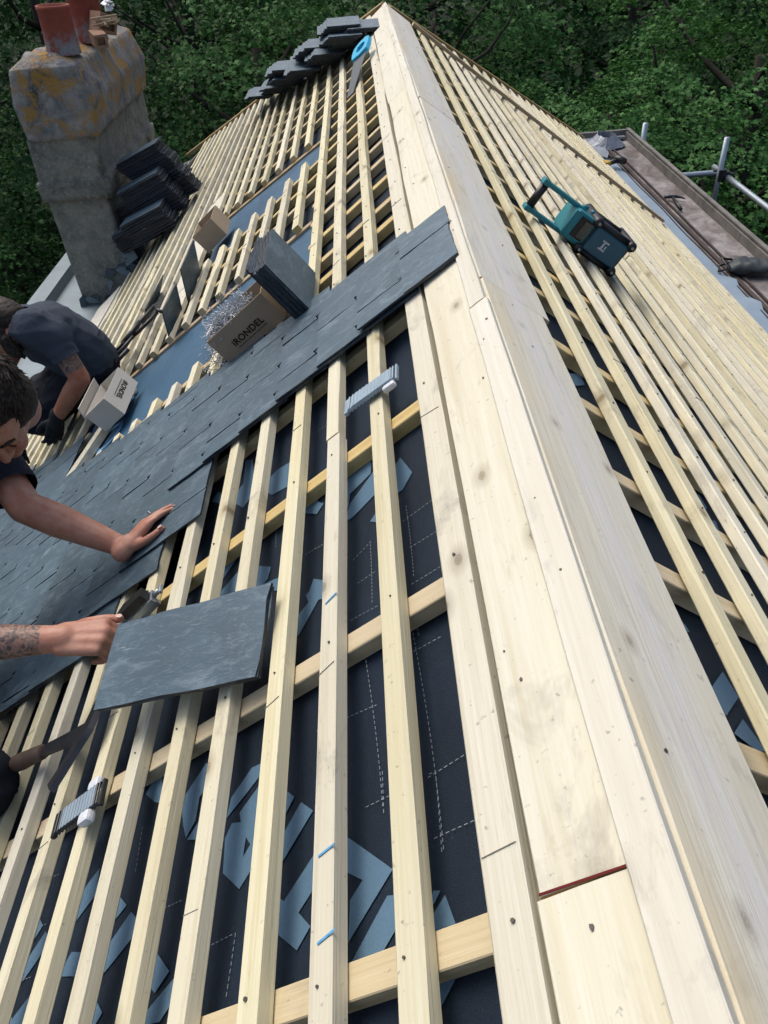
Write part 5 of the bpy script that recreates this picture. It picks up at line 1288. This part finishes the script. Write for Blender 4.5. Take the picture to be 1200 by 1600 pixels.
A_(MH2 @ V3(0, -.05, -.06), .052, nk2, .056); A_(nk2, .06, ch2, .12); A_(sh_r2, .055, sh_l2, .055); A_(ch2, .12, md2, .12); A_(md2, .12, pv2, .12)
A_(sh_r2, .050, el2, .042); A_(el2, .041, el2.lerp(wr2, .35), .042); A_(el2.lerp(wr2, .35), .042, wr2, .028)
el2l, wr2l = V3(-1.98, 3.02, -1.03), V3(-1.93, 2.86, -1.20); A_(sh_l2, .05, el2l, .041); A_(el2l, .041, wr2l, .028); A_(pv2, .09, kn2r, .06); A_(pv2, .09, kn2l, .06); A_(kn2r, .055, an2r, .04); A_(kn2l, .055, an2l, .04)
allb = capsules(caps, .005); body.add(allb.v, allb.f)
def paint2(c):
    d = (el2 - sh_r2); t = (c - sh_r2).dot(d) / d.length_squared
    return 1 if (c - (sh_r2 + d * t)).length < .07 and .52 < t < .82 and (c - sh_r2).x > .0 else 0
blob(body, 'body', [M_SKIN2, M_TAT], .0055, P2, 4, paint=paint2)
hair(MH2, P2, 8, True, 700, .014)
for (w_, dirn, nm) in ((wr2, V3(-.45, .02, -.9), 'glove'), (wr2l, V3(.1, -.35, -.75), 'glove')):
    hy = dirn.normalized(); hz = V3(.5, -.75, .3); hz = (hz - hy * hz.dot(hy)).normalized(); Mg = frame(w_ + hy * .03, hy.cross(hz), hy, hz)
    cg, _t = hand_caps(Mg, [(.3, .35, .2)] * 4, (.12, .03, -.05, -.14), ((.65, .7, -.3), (.3, .9, -.3), (.1, .95, -.3)), .98, 1.18)
    cg.append((tuple(w_ - hy * .02), .034, tuple(w_ + hy * .02), .033)); blob(capsules(cg, .004), nm, M_GLOVE, .0042, P2, 3)
sc_ = [(tuple(MH2 @ V3(0, -.052, -.075)), .076, tuple(ch2), .144), (tuple(sh_r2), .082, tuple(sh_l2), .082), (tuple(nk2), .082, tuple(sh_r2), .082), (tuple(nk2), .082, tuple(sh_l2), .082), (tuple(ch2), .138, tuple(md2), .140), (tuple(md2), .138, tuple(pv2 + V3(0, 0, .03)), .138),
       (tuple(sh_r2), .070, tuple(sh_r2.lerp(el2, .66)), .061), (tuple(sh_l2), .066, tuple(sh_l2.lerp(el2l, .5)), .060)]
blob(capsules(sc_, .007), 't_shirt', M_SHIRT2, .007, P2, 3, cuts=[(sh_r2.lerp(el2, .52), el2 - sh_r2, .10), (sh_l2.lerp(el2l, .5), el2l - sh_l2, .10), (MH2 @ V3(0, -.045, -.062), U2, .085)], wr=.004, wf=12)
tc_ = [(tuple(pv2 + V3(0, 0, .0)), .136, tuple(pv2 + V3(-.02, .0, -.03)), .135)]
for kp, ap in ((kn2r, an2r), (kn2l, an2l)): tc_ += [(tuple(pv2), .105, tuple(kp), .078), (tuple(kp), .072, tuple(ap), .056)]
blob(capsules(tc_, .008), 'trousers', M_TROU, .008, P2, 4, wr=.006, wf=12)
for ap, kp in ((an2r, kn2r), (an2l, kn2l)): blob(capsules([(tuple(ap), .05, tuple(ap + V3(.02, .08, -.03)), .045)], .006), 'boot', M_BOOT, .008, P2, 3)
